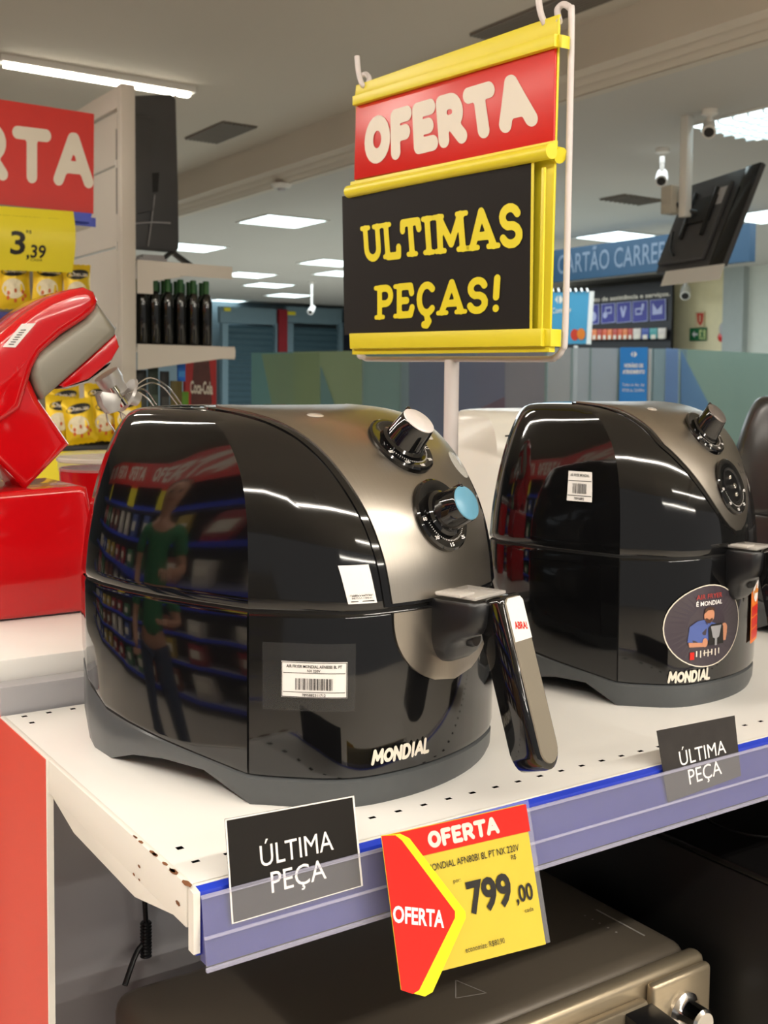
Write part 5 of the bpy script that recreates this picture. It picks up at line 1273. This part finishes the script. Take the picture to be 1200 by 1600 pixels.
rp_ = root('red_pillar', kq(436, 560), 0, 'dark red pillar between the two roller shutters', 'pillar'); rp_.location.z = 0; krect('shaft', 430, 484, 442.5, 724, -.05, .2, mat('pillar_red', (140, 24, 34), .5), rp_, rp_.location)
krect('plinth', 429.5, 712, 443, 724, -.05, .22, M_grey, rp_, rp_.location)
rp_['kind'] = 'thing'
kr = root('kiosk_shelf', kq(538, 540), 0, 'dark shelving with blue boxes beyond the second shutter', 'shelf'); kr.location.z = 0
krect('carcass', 531, 505, 560, 700, 0, .3, mat('kiosk_dark', (24, 22, 34), .5), kr, kr.location)
for y in (492, 500, 508, 516): krect('blue_box', 533, y, 544, y+6, .31, .05, mat('kiosk_blue', (60, 66, 140), .5, var=.4, scale=8), kr, kr.location)

# ------------------------------------------------------------------ the aisle the fryers mirror: stocked gondola with offer banners, shopper
GX = -2.3
ag = root('aisle_gondola', (GX, -1.0, 0), 0, 'tall stocked gondola across the aisle, mirrored in the black fryer', 'gondola')
M_gd = mat('aisle_dark', (52, 44, 40), .6)
box('back_panel', -.5, -.45, 0, 9, 0, 2.25, M_gd, ag)
for z in (.15, .55, .95, 1.35, 1.72): box('shelf_deck', -.45, .0, 0, 9, z-.03, z, M_grey, ag); 
for z in (.15, .55, .95, 1.35, 1.72): box('price_strip', .0, .006, 0, 9, z-.045, z+.005, M_blue, ag)
hd = box('header_board', -.02, .0, 0, 9, 1.98, 2.36, MATS['board_red'], ag); hd['label'] = 'red header with white OFERTA words'
of = strokes('OFERTA', .12, gap=.06, h=.07)
for k in range(8): decal('header_lettering', of, lambda u, v, k=k: Vector((.004, .15+1.12*k+.86*(1-u), 2.05+.24*v)), M_letw, hd)
for k in range(8):
    if k % 2 == 0 or k == 3: 
        c_ = root('yellow_tag', (GX+.02, -.7+1.1*k, 1.72), 0, 'yellow price card on the mirrored gondola', 'price card', 'yellow cards on the mirrored gondola'); box('card_face', 0, .004, 0, .38, -.02, .28, M_yel, c_); box('band', .004, .006, 0, .38, .22, .28, M_red, c_)
pc_cols = [(150, 30, 36), (180, 150, 60), (60, 80, 150), (200, 190, 180), (120, 60, 40), (60, 110, 70)]
for c_i, c_ in enumerate(pc_cols): mat('pack_%d' % c_i, c_, .4, var=.3, scale=20)
pk = {}
for zi, z in enumerate((.15, .55, .95, 1.35)):
    for j in range(20):
        c_i = (zi*3+j//2) % 6
        h_ = (.26, .30, .22, .28)[zi]
        if (c_i, zi) not in pk:
            r = root('grocery_pack', (0, 0, 0), 0); box('carton', -.12, .0, -.085, .085, 0, h_, MATS['pack_%d' % c_i], r, .01); box('front_label', .0, .003, -.06, .06, h_*.3, h_*.7, M_letw, r); pk[(c_i, zi)] = r
        else: r = dup(pk[(c_i, zi)], (0, 0, 0))
        r.location = (GX-.04, -.6+.38*j, z+.001)
        r['label'] = ['dark red', 'golden', 'blue', 'white', 'brown', 'green'][c_i]+' grocery pack on the '+('lowest', 'second', 'third', 'top')[zi]+' shelf of the mirrored gondola, place '+str(j+1)+' along'; r['category'] = 'pack'; r['group'] = 'packs on the mirrored gondola'
bxs = root('cardboard_box', (-1.5, .9, 0), .2, 'brown cardboard box on the aisle floor, mirrored low in the fryer', 'box')
M_cb = mat('cardboard', (150, 112, 70), .8); box('carton', -.3, .3, -.25, .25, 0, 1.0, M_cb, bxs, .004); box('tape', -.302, .302, -.03, .03, .8, 1.002, mat('tape', (180, 150, 100), .3), bxs)

# shopper in a green shirt and blue jeans
def person(loc, rz):
    r = root('person', loc, rz, 'person in a green t-shirt and blue jeans standing in the aisle, mirrored in the fryer', 'person')
    def skin(name, J, E, m, lv=2):
        me = bpy.data.meshes.new(name); me.from_pydata([j[0] for j in J], E, []); me.materials.append(m); o = link(name, me, r)
        sk = o.modifiers.new('s', 'SKIN'); sd_ = o.modifiers.new('d', 'SUBSURF'); sd_.levels = lv; sd_.render_levels = lv
        sk.use_smooth_shade = True
        for i, j in enumerate(J): me.skin_vertices[0].data[i].radius = (j[1], j[2] if len(j) > 2 else j[1])
        me.skin_vertices[0].data[0].use_root = True
        dg = bpy.context.evaluated_depsgraph_get(); m2 = bpy.data.meshes.new_from_object(o.evaluated_get(dg)); o.modifiers.clear(); o.data = m2; m2.name = name
        return o
    M_sk = mat('skin', (190, 140, 112), .5, var=.05); M_gr = mat('shirt_green', (22, 110, 60), .8, var=.1, scale=8); M_je = mat('jeans_blue', (44, 58, 84), .85, var=.2, scale=60); M_ha = mat('hair_brown', (84, 62, 40), .7)
    J = [((0, 0, .95), .13, .10), ((0, 0, 1.10), .12, .09), ((0, 0, 1.28), .14, .10), ((0, 0, 1.40), .12, .08), ((0, 0, 1.48), .05), ((0, -.01, 1.54), .052), ((0, -.02, 1.60), .075, .088), ((0, -.01, 1.68), .078, .092), ((0, 0, 1.73), .05, .06),
         ((.18, 0, 1.38), .055), ((.23, .01, 1.12), .042), ((.22, -.12, .92), .032), ((.21, -.18, .86), .03, .02),
         ((-.18, 0, 1.38), .055), ((-.25, -.02, 1.13), .042), ((-.18, -.22, 1.12), .032), ((-.13, -.28, 1.14), .03, .02),
         ((.09, 0, .88), .085), ((.11, -.01, .48), .055), ((.12, .02, .10), .038), ((.12, -.08, .04), .035, .03), ((-.09, 0, .88), .085), ((-.11, -.01, .48), .055), ((-.12, .02, .10), .038), ((-.12, -.08, .04), .035, .03)]
    E = [(0, 1), (1, 2), (2, 3), (3, 4), (4, 5), (5, 6), (6, 7), (7, 8), (3, 9), (9, 10), (10, 11), (11, 12), (3, 13), (13, 14), (14, 15), (15, 16), (0, 17), (17, 18), (18, 19), (19, 20), (0, 21), (21, 22), (22, 23), (23, 24)]
    b = skin('body', J, E, M_sk)
    for hx_, hy_, hz_, sx_ in ((.21, -.20, .845, 1), (-.12, -.30, 1.145, -1)):
        for k in range(4): tube('finger', [(hx_+.018*(k-1.5), hy_, hz_), (hx_+.019*(k-1.5), hy_-.03, hz_-.012), (hx_+.019*(k-1.5), hy_-.05+.004*abs(k-1), hz_-.035)], .008, M_sk, b, 8)
        tube('thumb', [(hx_-.03*sx_, hy_+.03, hz_), (hx_-.048*sx_, hy_+.005, hz_-.008), (hx_-.05*sx_, hy_-.02, hz_-.02)], .009, M_sk, b, 8)
    skin('t_shirt', [((0, 0, .93), .155, .12), ((0, 0, 1.10), .145, .108), ((0, 0, 1.28), .16, .115), ((0, 0, 1.41), .13, .09), ((0, 0, 1.455), .07, .06), ((.18, 0, 1.385), .068), ((.225, .005, 1.2), .062), ((-.18, 0, 1.385), .068), ((-.235, -.005, 1.2), .062)], [(0, 1), (1, 2), (2, 3), (3, 4), (3, 5), (5, 6), (3, 7), (7, 8)], M_gr)
    skin('jeans', [((0, 0, .97), .145, .115), ((.09, 0, .86), .10), ((.11, -.01, .48), .075), ((.12, .02, .09), .062), ((-.09, 0, .86), .10), ((-.11, -.01, .48), .075), ((-.12, .02, .09), .062)], [(0, 1), (1, 2), (2, 3), (0, 4), (4, 5), (5, 6)], M_je)
    skin('hair', [((0, .02, 1.76), .06, .07), ((0, .03, 1.71), .084, .09), ((0, .055, 1.62), .075, .06)], [(0, 1), (1, 2)], M_ha)
    for sx_ in (-1, 1):
        prism('shoe', [(sx_*.12-.045, .06, 0), (sx_*.12-.045, -.17, 0), (sx_*.12-.02, -.21, 0), (sx_*.12+.02, -.21, 0), (sx_*.12+.045, -.17, 0), (sx_*.12+.045, .06, 0)], (0, 0, .075), M_print, r, .015)
        lathe('eye', [(0, .004), (.008, .002), (.01, 0)], M_print, b, 10, (sx_*.03, -.107, 1.655), Matrix(((1, 0, 0), (0, 0, -1), (0, 1, 0))))
    prism('nose', [(-.012, -.10, 1.62), (.012, -.10, 1.62), (.006, -.10, 1.65), (-.006, -.10, 1.65)], (0, -.02, -.006), M_sk, b, .003)
    box('mouth', -.022, .022, -.106, -.10, 1.595, 1.601, mat('lips', (150, 80, 74), .5), b)
    return r
person((-1.15, 2.0, 0), math.radians(60))
